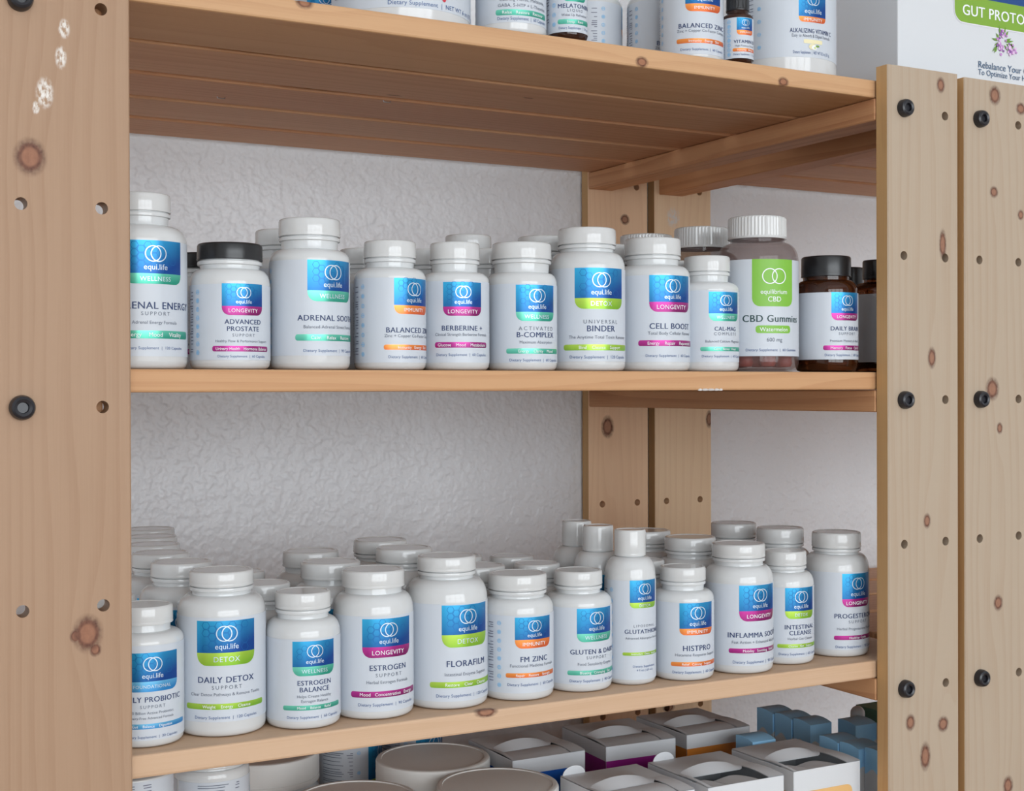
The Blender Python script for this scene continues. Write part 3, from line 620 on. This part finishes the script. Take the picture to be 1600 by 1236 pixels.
def back(key, x, y, zs, label, group, th=0.0):
    return copy_thing(B[key], (x, y, zs), th, label, group)
back('advanced_prostate', 0.0792, 0.1218, ZM, 'black-lidded white bottle standing behind the front black-lidded one, middle shelf', GM)
back('adrenal_soothe', 0.1386, 0.1188, ZM, 'white bottle standing behind the big teal-banded bottle next to the black lid', GM)
back('balanced_zinc', 0.195, 0.104, ZM, 'white bottle tucked behind the orange-banded bottle of the middle shelf', GM)
back('berberine', 0.2450, 0.0970, ZM, 'white bottle tucked behind the slim magenta-banded bottle of the middle shelf', GM)
back('b_complex', 0.2975, 0.1010, ZM, 'white bottle behind the teal-banded bottle that stands before the lime one, middle shelf', GM)
back('universal_binder', 0.3540, 0.1137, ZM, 'white bottle standing behind the large lime-banded bottle of the middle shelf', GM)
back('adrenal_energy', 0.3120, 0.1660, ZM, 'tall white bottle in the third row of the middle shelf, only its lid showing', GM)
back('cell_boost', 0.4115, 0.1090, ZM, 'white bottle behind the magenta-banded bottle that adjoins the lime one, middle shelf', GM)
back('cal_mag', 0.4676, 0.0926, ZM, 'small white bottle hidden behind the smallest teal-banded bottle, middle shelf', GM)
back('gummies', 0.5243, 0.1364, ZM, 'clear gummy jar with ribbed lid, second of its file on the middle shelf', GM)
back('gummies', 0.5130, 0.2050, ZM, 'clear gummy jar with ribbed lid, farther back by the rear post, middle shelf', GM)
gummies(0.5243, 0.1364, 'red gummies heaped inside the second clear jar on the middle shelf', 3)
DB = dict(P['daily_brain']); DB.update(key='dropper_back', R=0.0235, rc=0.0138, H=0.0985, zc=0.082, zn=0.078, zt=0.068, zb=0.009, th=PI*0.62, ew=0.03, et=0.066, es=0.05, eb=0.044)
DB['lines'] = [(t, s, z, h) for (t, s, z, h) in P['daily_brain']['lines']]
B['dark'] = bottle(DB, ZM, 'dark brown bottle with small black cap turned to its fine print, against the pale post', AMBER, CAPB, 'bottle', GM, 'pill_bottle', 0, jar_profile(DB), loc=(0.668, 0.072, ZM))
back('dark', 0.6970, 0.1420, ZM, 'dark brown bottle with black cap standing behind the brown jar, middle shelf', GM)

# ---------------------------------------------------------------- lower shelf
LOW = [('daily_probiotic', 'white pill bottle with sky-blue band, first from the wide honey post, lower shelf'),
       ('daily_detox', 'largest white pill bottle with lime band, second from the wide honey post, lower front row'),
       ('estrogen_balance', 'short white pill bottle with teal band, third from the wide honey post, lower front row'),
       ('estrogen_support', 'white pill bottle with magenta band, fourth from the wide honey post, lower front row'),
       ('florafilm', 'large white pill bottle with lime band, fifth from the wide honey post, lower front row'),
       ('fm_zinc', 'white pill bottle with wide lid and orange band, beside the fifth bottle, lower front row'),
       ('gluten_dairy', 'white pill bottle with teal band just before the tall slender bottle, lower front row'),
       ('glutathione', 'tall slender white bottle with narrow cap and lime band, lower front row'),
       ('histpro', 'short white pill bottle with orange band beside the tall slender bottle, lower front row'),
       ('inflamma', 'white pill bottle with magenta band between orange-banded and small lime-banded bottles, lower front row'),
       ('intestinal', 'small white lime-banded pill bottle, last but one before the pale post, lower front row'),
       ('progesterone', 'white pill bottle with magenta band at the pale post, end of the lower front row')]
for key, lab in LOW: B[key] = bottle(P[key], ZL, lab, group=GL)
BACK = [('daily_probiotic', 0.0085, 0.1030, 'white bottle behind the sky-blue-banded bottle of the lower shelf'),
        ('daily_detox', 0.0620, 0.1165, 'white bottle directly behind the largest lime-banded bottle, lower shelf'),
        ('daily_detox', 0.0630, 0.1760, 'white bottle third in the file behind the largest lime-banded bottle, lower shelf'),
        ('daily_detox', 0.0720, 0.2360, 'white bottle fourth in the file behind the largest lime-banded bottle, lower shelf'),
        ('daily_detox', 0.0855, 0.2940, 'white bottle fifth in the file behind the largest lime-banded bottle, lower shelf'),
        ('daily_detox', 0.1000, 0.3560, 'white bottle at the very back of the lime-banded file, lower shelf, near the wall'),
        ('estrogen_balance', 0.1155, 0.0990, 'white bottle directly behind the short teal-banded bottle, lower shelf'),
        ('estrogen_balance', 0.1202, 0.1680, 'white bottle third in the file behind the short teal-banded bottle, lower shelf'),
        ('estrogen_support', 0.1690, 0.1070, 'white bottle directly behind the fourth, magenta-banded bottle, lower shelf'),
        ('estrogen_support', 0.1799, 0.1774, 'white bottle third in the file of the fourth, magenta-banded bottle, lower shelf'),
        ('florafilm', 0.2312, 0.1158, 'white bottle directly behind the fifth, lime-banded bottle, lower shelf'),
        ('florafilm', 0.2379, 0.1763, 'white bottle third in the file of the fifth, lime-banded bottle, lower shelf'),
        ('fm_zinc', 0.2885, 0.1063, 'white bottle directly behind the wide-lidded orange-banded bottle, lower shelf'),
        ('fm_zinc', 0.3011, 0.1687, 'white bottle third in the file of the wide-lidded orange-banded bottle, lower shelf'),
        ('gluten_dairy', 0.3400, 0.1040, 'white bottle directly behind the teal-banded bottle beside the slender one, lower shelf'),
        ('gluten_dairy', 0.3460, 0.1560, 'white bottle third in the file of the teal-banded bottle beside the slender one'),
        ('glutathione', 0.3877, 0.0894, 'tall slender white bottle, second of the three in its file, lower shelf'),
        ('glutathione', 0.3926, 0.1300, 'tall slender white bottle, rearmost of the three in its file, lower shelf'),
        ('histpro', 0.4330, 0.0940, 'white bottle mostly hidden behind the short orange-banded bottle, lower shelf'),
        ('inflamma', 0.4885, 0.1050, 'white bottle directly behind the magenta-banded bottle before the small lime one'),
        ('inflamma', 0.4870, 0.1680, 'white bottle third in the file of the magenta-banded bottle before the small lime one'),
        ('progesterone', 0.5905, 0.1120, 'white bottle directly behind the magenta-banded bottle at the pale post'),
        ('progesterone', 0.5830, 0.1680, 'white bottle third in the file of the magenta-banded bottle at the pale post')]
for key, x, y, lab in BACK: back(key, x, y, ZL, lab, GL)

# ---------------------------------------------------------------- top shelf
def tub_profile(d):
    R, zt = d['R'], d['zt']; zc = d['zc']
    return [(0, 0.0012), (R*0.85, 0.0012), (R*0.9, 0), (R-0.003, 0), (R-0.0008, 0.0012), (R, 0.004), (R, zc-0.006), (R-0.002, zc-0.004), (R-0.003, zc+0.002), (0, zc+0.002)]
def spec(key, base, **kw):
    d = dict(base); d.update(key=key, **kw); d['side'] = kw.get('side', 0.050); return d
E0 = P['fm_zinc']
tub = spec('tub', E0, X=0.2116, Y=0.0736, R=0.0498, H=0.13, rc=0.0515, zc=0.105, zn=0.1, zt=0.098, zb=0.0085, th=-1.36, ew=0.06, et=0.098, es=0.068, eb=0.058, side=0.055,
           lines=[('DETOX', 'plain', 0.063, 0.006), ('Dietary Supplement  |  NET WT 6 oz (171 g)', 'foot', 0.0118, 0.0036)])
tb = bottle(tub, ZT, 'wide white powder tub with a red berry on its label, top shelf', cat='tub', group=GT, name='powder_tub', profile=tub_profile(tub))
def extra(parent, d, fn):
    lab = [c for c in parent.children if c.name.startswith('label')][0]
    b = MB(); w = Wrap(b, d['R'], d['th']); fn(w); return b
def decal(parent, name, d, mats, fn):
    b = extra(parent, d, fn); o = b.build(name, mats, [c for c in parent.children if c.name.startswith('label')][0]); return o
def berry(w):
    for (x, z) in ((0, 0.0165), (-0.0022, 0.0185), (0.0022, 0.0185), (-0.0011, 0.0205), (0.0030, 0.0208), (0.0008, 0.0180)): w.disc(x, z, 0.0016, 0, n=12)
    w.disc(0.001, 0.0228, 0.0022, 1, n=8, rz=0.0008)
decal(tb, 'berry_print', tub, [RASP, LEAFI], berry)
calm = spec('calm', E0, X=0.2883, Y=0.0493, R=0.0258, H=0.093, rc=0.019, zc=0.081, zn=0.074, zt=0.0635, zb=0.0083, th=-1.66, ew=0.030, et=0.062, es=0.045, eb=0.0385,
            lines=[('WELLNESS', 'band', 0.0417, 0.0034), ('Calming Herbs, Melatonin,', 'desc', 0.0248, 0.0030), ('GABA, 5-HTP + L-Theanine', 'desc', 0.0205, 0.0030), ('Relax   Restore   Recover', 'pill', 0.0155, 0.0042), ('Dietary Supplement  |  60 Capsules', 'foot', 0.0112, 0.0029)])
bottle(calm, ZT, 'white bottle with teal bar between the powder tub and the amber liquid bottle, top shelf', group=GT)
mela = spec('mela', E0, X=0.3298, Y=0.0386, R=0.0152, H=0.105, rc=0.0115, zc=0.083, zn=0.079, zt=0.068, zb=0.0068, th=-1.69, ew=0.0185, et=0.047, es=0.034, eb=0.029, side=0.0165,
            lines=[('WELLNESS', 'band', 0.0315, 0.0022), ('MELATONIN', 'title', 0.0258, 0.0032), ('LIQUID', 'light', 0.0225, 0.0024), ('Wake Up Refreshed', 'desc', 0.0192, 0.0022), ('Sleep   Rest', 'pill', 0.0143, 0.0036), ('Dietary Supplement  |  2 fl oz', 'foot', 0.0098, 0.0022)])
bottle(mela, ZT, 'slender amber liquid bottle with teal bar on its white label, top shelf', AMBER, CAPB, 'bottle', GT, 'liquid_bottle', 0, jar_profile(mela))
vitd = spec('vitd', E0, X=0.4861, Y=0.0365, R=0.0122, H=0.064, rc=0.0093, zc=0.0445, zn=0.043, zt=0.0375, zb=0.0055, th=-1.70, ew=0.0145, et=0.0372, es=0.0275, eb=0.0238, side=0.0135,
            lines=[('IMMUNITY', 'band', 0.0257, 0.0018), ('VITAMIN D', 'title', 0.0185, 0.0026), ('High Potency Drops', 'desc', 0.0152, 0.0018), ('Immunity   Bones', 'pill', 0.0120, 0.0026), ('Dietary Supplement  |  1 fl oz', 'foot', 0.0086, 0.0018)])
bottle(vitd, ZT, 'tiny amber dropper bottle with orange band squeezed beside the broad white tub, top shelf', AMBER, CAPB, 'bottle', GT, 'dropper_bottle', 24, jar_profile(vitd))
vitc = spec('vitc', E0, X=0.5553, Y=0.0666, R=0.0446, H=0.14, rc=0.046, zc=0.115, zn=0.11, zt=0.104, zb=0.0129, th=-1.66, ew=0.0262, et=0.068, es=0.0457, eb=0.0412, side=0.045,
            lines=[('IMMUNITY', 'band', 0.0434, 0.0034), ('ALKALIZING VITAMIN C', 'title', 0.0342, 0.0036), ('Easy to Absorb & Digest Formula', 'desc', 0.0302, 0.0031), ('Dietary Supplement  |  NET WT 8.2 oz (231 g)', 'foot', 0.0168, 0.0030)])
vc = bottle(vitc, ZT, 'broad white powder tub with orange band and fruit print beside the white carton', cat='tub', group=GT, name='powder_tub', profile=tub_profile(vitc))
def fruit(w):
    w.panel(-0.0090, 0.0090, 0.0240, 0.0272, 0, rb=0.001, rt=0.001, lift=0.00035)
    w.disc(-0.0010, 0.0215, 0.0036, 0, 0.0005, 16, 0.0024); w.disc(0.0005, 0.0210, 0.0026, 3, 0.0006, 14, 0.0019); w.disc(0.0036, 0.0222, 0.0020, 1, 0.0007, 8, 0.0009); w.disc(0.001, 0.0207, 0.0012, 2, 0.0008, 10, 0.0009)
decal(vc, 'fruit_print', vitc, [CREAM, LEAFI, mat('pale_lime_ink', lin(206, 214, 150), 0.5), WINK], fruit)
back('balanced_zinc', 0.4525, 0.0518, ZT, 'white bottle with orange band on the top shelf, beside the tiny amber dropper', GT, -0.52)
back('balanced_zinc', 0.4600, 0.1100, ZT, 'white bottle behind the orange-banded top shelf bottle, its label turned away', GT, -0.10)
back('balanced_zinc', 0.4155, 0.1405, ZT, 'white bottle showing its label side behind the amber liquid bottle, top shelf', GT, 1.05)
back('estrogen_balance', 0.1985, 0.2050, ZT, 'white bottle with a blue label panel seen past the powder tub, top shelf', GT, -0.1)
back('estrogen_support', 0.1130, 0.1000, ZT, 'white bottle showing only its blank base just above the top shelf edge', GT, 2.6)

# big white carton standing across both units
def top_carton():
    x0, x1, y0, y1, z0, z1 = 0.6506, 0.905, 0.030, 0.235, ZT, 0.470
    org = ((x0+x1)/2, (y0+y1)/2, z0)
    t = thing('carton', 'large white carton with green banner reading GUT PROTO, bridging the two units on top', 'box', org)
    b = MB(); b.box(x0-org[0], x1-org[0], y0-org[1], y1-org[1], 0, z1-z0); b.build('body', CARD, t, 0.0012, 2)
    b = MB(); w = Wrap(b, None, 0); ox, oy, oz = org
    w.panel(0.7165, 0.8440, 0.3284, 0.3515, 0, rb=0.0105, lift=0.0)
    w.panel(0.7160, 0.8445, 0.3275, 0.3515, 2, rb=0.0110, lift=-0.00005)
    w.panel(0.7165, 0.8440, 0.3515, 0.4200, 3, rt=0.006, lift=0.0)
    w.text('GUT PROTOCOL', 0.7785, 0.3395, 0.0090, 1, ('bold', 1.05), 0.108, 0.0002)
    w.text('Rebalance Your Gut', 0.7800, 0.2938, 0.0058, 4, ('mid', 1.0), 0.071, 0.0002)
    w.text('To Optimize Your Health', 0.7815, 0.2872, 0.0048, 4, ('mid', 1.0), 0.0745, 0.0002)
    rnd = random.Random(5)
    for k in range(16):      # leaves
        a = rnd.uniform(0, 2*PI); r = rnd.uniform(0.007, 0.014); cx, cz = 0.774+r*math.cos(a)*0.95, 0.3165+r*math.sin(a)*0.75
        dx, dz = math.cos(a), math.sin(a); L, T = rnd.uniform(0.003, 0.0055), 0.0011
        b.add([w.pt(cx-dx*L, cz-dz*L, .0003), w.pt(cx-dz*T, cz+dx*T, .0003), w.pt(cx+dx*L, cz+dz*L, .0003), w.pt(cx+dz*T, cz-dx*T, .0003)], [(0, 1, 2, 3)], 5)
    for k in range(70):      # petals
        c = rnd.choice(((0.7715, 0.3145), (0.7765, 0.3225), (0.7850, 0.3115), (0.7885, 0.3085), (0.7730, 0.3095)))
        a = rnd.uniform(0, 2*PI); r = rnd.uniform(0, 0.0052)
        w.disc(c[0]+r*math.cos(a), c[1]+r*math.sin(a), rnd.uniform(0.0007, 0.0015), rnd.choice((6, 6, 7, 8)), 0.0004+k*0.000003, 8)
    b.v = [(p[0]-ox, p[1]+y0-0.0004-oy, p[2]-oz) for p in b.v]
    b.build('front_print', [mat('banner_green', lin(126, 166, 52), 0.5), WINK, mat('banner_outline', lin(236, 232, 240), 0.5), mat('deep_blue_print', lin(14, 66, 128), 0.5), mat('slate_blue_ink', lin(66, 96, 128), 0.5), LEAFI, PINKI, PURPI, mat('pale_petal_ink', lin(222, 190, 222), 0.5)], t)
top_carton()

# ---------------------------------------------------------------- bottom shelf
TOPZ = -0.300
def lid_tub(x, y, R, label, H=TOPZ-ZB, lid=0.024):
    t = thing('powder_tub', label, 'tub', (x, y, ZB), 0, GB)
    zc = H-lid; b = MB(); r = R-0.0012
    b.lathe([(0, 0.001), (r*0.9, 0.001), (r*0.93, 0), (r-0.002, 0), (r, 0.003), (r, zc-0.012), (R-0.0004, zc-0.0105), (R-0.0004, zc-0.007), (r-0.001, zc-0.005), (r-0.002, zc+0.003), (0, zc+0.003)], 72)
    normals_out(b.build('body', WHITE, t))
    b = MB()
    b.lathe([(0, zc+0.0032), (r-0.0022, zc+0.0032), (r-0.0022, zc), (R-0.0004, zc), (R, zc+0.001), (R-0.0003, zc+0.004), (R-0.0009, zc+0.0042), (R-0.0009, zc+0.005), (R-0.0002, zc+0.0053), (R-0.0002, zc+0.0062), (R-0.0002, H-0.0026), (R-0.0003, H-0.002), (R-0.001, H-0.0006), (R-0.0024, H), (R-0.0029, H), (R*0.905, H), (R*0.90, H), (R*0.8935, H-0.0007), (R*0.885, H-0.0007), (0, H-0.0007)], 72)
    normals_out(b.build('lid', LIDW, t)); return t
lid_tub(0.3030, 0.2170, 0.0484, 'white tub with flat lid behind another lid, nearer the row of cartons, bottom shelf')
lid_tub(0.3125, 0.1190, 0.0484, 'white tub with broad flat lid beside the front cartons, bottom shelf')
lid_tub(0.2013, 0.1400, 0.0484, 'white tub whose pale lid rim just shows in front of the other tubs, bottom shelf')
lid_tub(0.1832, 0.3050, 0.0484, 'white tub with tall smooth lid directly under the lower shelf edge, bottom shelf')
facts = spec('facts', E0, R=0.0266, H=0.2195, rc=0.0245, zc=0.2160, zn=0.2150, zt=0.2135, zb=0.01, th=0.0, ew=0.036, et=0.19, es=0.17, eb=0.16, side=0.03, fine=0.012,
             lines=[('WELLNESS', 'band', 0.165, 0.004)])
B['facts'] = bottle(facts, ZB, 'white bottle with ruled fact panel at the foot of the wide honey post, bottom shelf', group=GB, loc=(0.0142, 0.064, ZB))
jb = spec('lidded', E0, R=0.0265, H=0.2190, rc=0.0262, zc=0.1985, zn=0.197, zt=0.190, zb=0.01, th=0.25, ew=0.036, et=0.18, es=0.15, eb=0.14, side=0.03, fine=0.012, lines=[('WELLNESS', 'band', 0.145, 0.004)])
bottle(jb, ZB, 'straight white bottle with wide lid between the fact-panel bottle and the tub, bottom shelf', group=GB, loc=(0.0840, 0.1210, ZB))
ic = spec('iconic', E0, R=0.0275, H=0.190, rc=0.0265, zc=0.170, zn=0.168, zt=0.160, zb=0.01, th=-0.6, ew=0.042, et=0.158, es=0.12, eb=0.11, side=0.030, lines=[('DETOX', 'band', 0.115, 0.006)])
B['iconic'] = bottle(ic, ZB, 'white bottle with a column of round symbols behind the flat-lidded tubs, bottom shelf', PAPERG, CAPW, 'bottle', GB, loc=(0.2640, 0.3050, ZB))
back('iconic', 0.3250, 0.3080, ZB, 'white bottle wedged behind the flat-lidded tub, a scrap of navy label showing, bottom shelf', GB, -0.5)

def dispenser(x0, y0, w, dp, col, label, opened, margin=0.009, band=0.0125, rz=0.0):
    h = TOPZ-ZB; org = (x0+w/2, y0+dp/2, ZB)
    t = thing('dispenser_box', label, 'box', org, rz, 'dispenser boxes on the bottom shelf')
    a, c = -w/2, -dp/2; wt = 0.0007
    b = MB()
    b.box(a, a+wt, c, -c, 0, h); b.box(-a-wt, -a, c, -c, 0, h); b.box(a+wt, -a-wt, c, c+wt, 0, h); b.box(a+wt, -a-wt, -c-wt, -c, 0, h); b.box(a+wt, -a-wt, c+wt, -c-wt, 0, wt)
    b.build('body', CARD, t, 0.0003, 1)
    b = MB(); wr = Wrap(b, None, 0)
    # colour field on the front and on the side
    n = 10; r = 0.006; vs = []; x1 = -a-margin
    xs = [a] + [x1-r+r*math.sin(PI/2*k/n) for k in range(n+1)]
    zz = [h-band] + [h-band-r+r*math.cos(PI/2*k/n) for k in range(n+1)]
    for x, z in zip(xs, zz): vs += [(x, c-0.0003, 0.004), (x, c-0.0003, z)]
    b.add(vs, [(2*k, 2*k+2, 2*k+3, 2*k+1) for k in range(len(xs)-1)])
    b.add([(a-0.0003, c, 0.004), (a-0.0003, -c, 0.004), (a-0.0003, -c, h-band), (a-0.0003, c, h-band)], [(0, 1, 2, 3)])
    b.build('printed_panel', col, t)
    # lid: rear half bows up at its torn front edge; a pale inclined strip drops from it to the flush front half
    ym = c+dp*0.52; th = 0.0006; n = 14; u0, u1 = a+w*0.05, -a-w*0.20
    arch = lambda q: 0.0055*max(0.0, math.sin(PI*min(q, 0.96)/0.96))**0.7
    b = MB()
    def sheet(fn, nx, ny):
        vs = [fn(i_/nx, j_/ny) for i_ in range(nx+1) for j_ in range(ny+1)]
        fs = [(i_*(ny+1)+j_, (i_+1)*(ny+1)+j_, (i_+1)*(ny+1)+j_+1, i_*(ny+1)+j_+1) for i_ in range(nx) for j_ in range(ny)]
        m_ = len(vs); vs = vs+[(p[0], p[1], p[2]-th) for p in vs]; fs = fs+[tuple(m_+k_ for k_ in f[::-1]) for f in fs]
        return vs, fs
    def rear(qx, qy):
        x = a+w*qx; q = (x-u0)/(u1-u0); lift = arch(q) if 0 < q < 1 else 0.0
        return (x, ym+(-c-ym)*qy, h+th+lift*(1-qy)**1.5)
    b.add(*sheet(rear, 24, 5), 0, True)
    for (p0, p1) in ((a, u0), (u1, -a)):
        b.add(*sheet(lambda qx, qy: (p0+(p1-p0)*qx, c+(ym-c)*qy, h+th+0.0012*math.sin(PI*qy)), 2, 6), 0, True)
    b.build('lid', CARD, t)
    b = MB()
    def strip(qx, qy):
        x = u0+(u1-u0)*qx; inset = 0.004*max(0, (qx-0.9)/0.1)**2
        return (x, ym-(0.0125-inset)*qy, (h+th+arch(qx))*(1-qy)+(h+0.0004+inset*0.3)*qy)
    b.add(*sheet(strip, 20, 3), 0, True); b.build('tear_flap', CARD, t)
    if opened:
        k = MB(); k.box(u0, u1, c+wt, ym+0.004, h-0.012, h-0.0114); k.build('inner_floor', mat('dark_print_inside', lin(52, 40, 120), 0.5), t)
        for i, (s0, s1) in enumerate(((u0+0.001, a+w*0.34), (a+w*0.36, u1-0.001))):
            s = MB()
            def bulge(qx, qy):
                e = math.sin(PI*min(max(qx, 0.03), 0.97))**0.3
                return (s0+(s1-s0)*qx+org[0], c+0.0012+(ym-0.0155-c)*qy+org[1], h-0.0065+(0.0062-0.003*qy)*e+0.0004*math.sin(7*qx+4*qy)+org[2])
            th = 0.004; s.add(*sheet(bulge, 10, 8), 0, True); th = 0.0006
            o = s.build('sachet', CARD); o['label'] = SACH[opened][i]; o['category'] = 'sachet'; o['group'] = 'sachets in the opened boxes'
    else:
        b = MB(); b.add(*sheet(lambda qx, qy: (u0+(u1-u0)*qx, c+wt+(ym-0.010-c)*qy, h-0.0004+0.0012*math.sin(PI*qy)*(0.4+qx)), 8, 6), 0, True); b.build('inner_flap', CARD, t)
    return t
SACH = {1: ('smaller sachet end inside the second front dispenser box', 'wider sachet end inside the second front dispenser box'),
        2: ('smaller sachet end inside the yellow-fronted dispenser box', 'wider sachet end inside the yellow-fronted dispenser box')}
MAG = mat('purple_print', lin(150, 14, 130), 0.45); COB = mat('cobalt_print', lin(10, 92, 190), 0.45); ORA = mat('orange_print', lin(206, 124, 40), 0.45); YEL = mat('apricot_print', lin(230, 184, 120), 0.45)
dispenser(0.3540, 0.1700, 0.071, 0.081, COB, 'white dispenser box with cobalt blue front, beside the flat-lidded tubs', 0)
dispenser(0.4480, 0.1680, 0.071, 0.081, MAG, 'white dispenser box with purple front, between the blue and orange boxes', 0, 0.009, 0.0125, -0.05)
dispenser(0.5310, 0.1690, 0.071, 0.081, ORA, 'white dispenser box with orange front, in the rear row next to pale blue boxes', 0, 0.008, 0.0125)
def thumb_tab(t, x, y, h):
    b = MB(); n = 14; r = 0.0105; pts = [(x+r*math.cos(PI*k/n), h+r*0.72*math.sin(PI*k/n)) for k in range(n+1)]
    vs = [(p[0], y, p[1]) for p in pts]+[(p[0], y-0.0006, p[1]) for p in pts]; m = n+1
    b.add(vs, [tuple(range(m)), tuple(range(2*m-1, m-1, -1))]+[(k, k+1, m+k+1, m+k) for k in range(n)])
    b.build('thumb_tab', CARD, t)
fa = dispenser(0.3650, 0.0300, 0.073, 0.081, COB, 'closed white dispenser box first in the front row, beside the broad tub lid', 0, 0.009, 0.02)
thumb_tab(fa, -0.024, 0.0402, TOPZ-ZB)
fb = dispenser(0.4485, 0.0270, 0.075, 0.083, MAG, 'opened white dispenser box with dark opening, middle of the front row', 1, 0.009, 0.024)
dispenser(0.5360, 0.0300, 0.071, 0.081, YEL, 'opened white dispenser box with apricot yellow front, next to the pale post', 2, 0.009, 0.0175)
thumb_tab(fb, -0.022, 0.0412, TOPZ-ZB)

# pale blue slim boxes with wavy blue tops
SLB = mat('pale_blue_print', lin(158, 214, 252), 0.45)
def slim(x, y, label, h=TOPZ-ZB, w=0.0255, dp=0.0235):
    t = thing('slim_box', label, 'box', (x+w/2, y+dp/2, ZB), 0, 'pale blue slim boxes on the bottom shelf')
    n = 12; b = MB(); a, c = w/2, dp/2
    pts = []
    for i in range(n): pts.append((-a+w*i/n, -c))
    for i in range(n): pts.append((a, -c+dp*i/n))
    for i in range(n): pts.append((a-w*i/n, c))
    for i in range(n): pts.append((-a, c-dp*i/n))
    m = len(pts); arch = lambda y: 0.0035*(1-((y-c*0.3)/(dp*0.75))**2)
    wave = lambda k: h-0.017+0.0028*math.sin(2*PI*k/m*5)
    vs = [(p[0], p[1], 0) for p in pts]+[(p[0], p[1], wave(k)) for k, p in enumerate(pts)]
    b.add(vs, [(k, (k+1) % m, m+(k+1) % m, m+k) for k in range(m)]); b.add([(p[0], p[1], 0) for p in pts], [tuple(range(m))[::-1]])
    b.build('body', CARD, t)
    b = MB(); vs = [(p[0], p[1], wave(k)) for k, p in enumerate(pts)]+[(p[0], p[1], h+arch(p[1])) for p in pts]
    b.add(vs, [(k, (k+1) % m, m+(k+1) % m, m+k) for k in range(m)])
    vs = []; 
    for j in range(n+1):
        y = -c+dp*j/n; vs += [(-a, y, h+arch(y)), (a, y, h+arch(y))]
    b.add(vs, [(2*j, 2*j+1, 2*j+3, 2*j+2) for j in range(n)])
    b.build('blue_top', SLB, t)
slim(0.6470, 0.1915, 'pale blue slim box at the back of the three by the rear wall')
slim(0.6480, 0.1660, 'pale blue slim box in the middle of the file by the rear wall')
slim(0.6485, 0.1400, 'frontmost pale blue slim box by the rear wall, its bright end showing')
slim(0.6265, 0.0790, 'pale blue slim box just behind the yellow-fronted dispenser box')
slim(0.6275, 0.0540, 'pale blue slim box half hidden by the post, behind a slim box at the dispenser')
slim(0.6330, 0.0290, 'pale blue slim box closest to the pale post behind the yellow dispenser box', w=0.024)
slim(0.5640, 0.1175, 'pale blue slim box peeking out beside the orange-fronted dispenser box', w=0.0255)
slim(0.6830, 0.1180, 'pale blue slim box showing only a corner by the post, in front of the roll-on')
slim(0.7120, 0.0960, 'pale blue slim box nearly all behind the pale post')
def roll_on():
    t = thing('roll_on_bottle', 'small dark bottle with a white domed cap standing behind the slim boxes', 'bottle', (0.715, 0.150, ZB))
    H = TOPZ-ZB+0.0095; r = 0.0068; zc = H-0.0115
    b = MB(); b.lathe([(0, 0), (r-0.001, 0), (r, 0.001), (r, zc-0.003), (r-0.001, zc-0.001), (0, zc-0.001)], 32); normals_out(b.build('body', mat('dark_plum_glass', lin(60, 22, 40), 0.15), t))
    b = MB(); b.lathe([(0, zc-0.0008), (r-0.0002, zc-0.0008), (r, zc)] + [(r*math.cos(PI/2*k/10), zc+0.0045+0.007*math.sin(PI/2*k/10)) for k in range(11)], 32); normals_out(b.build('cap', CAPW, t))
roll_on()
def green_box():
    t = thing('small_box', 'little box with a sea-green top beside the white domed cap', 'box', (0.758, 0.165, ZB))
    H = TOPZ-ZB+0.002; b = MB(); b.box(-0.018, 0.018, -0.015, 0.015, 0, H-0.012); b.build('body', CARD, t, 0.0005, 1)
    b = MB(); b.box(-0.018, 0.018, -0.015, 0.015, H-0.0119, H); b.build('green_top', mat('sea_green_print', lin(80, 140, 120), 0.5), t, 0.0005, 1)
green_box()
bpy.context.view_layer.update()
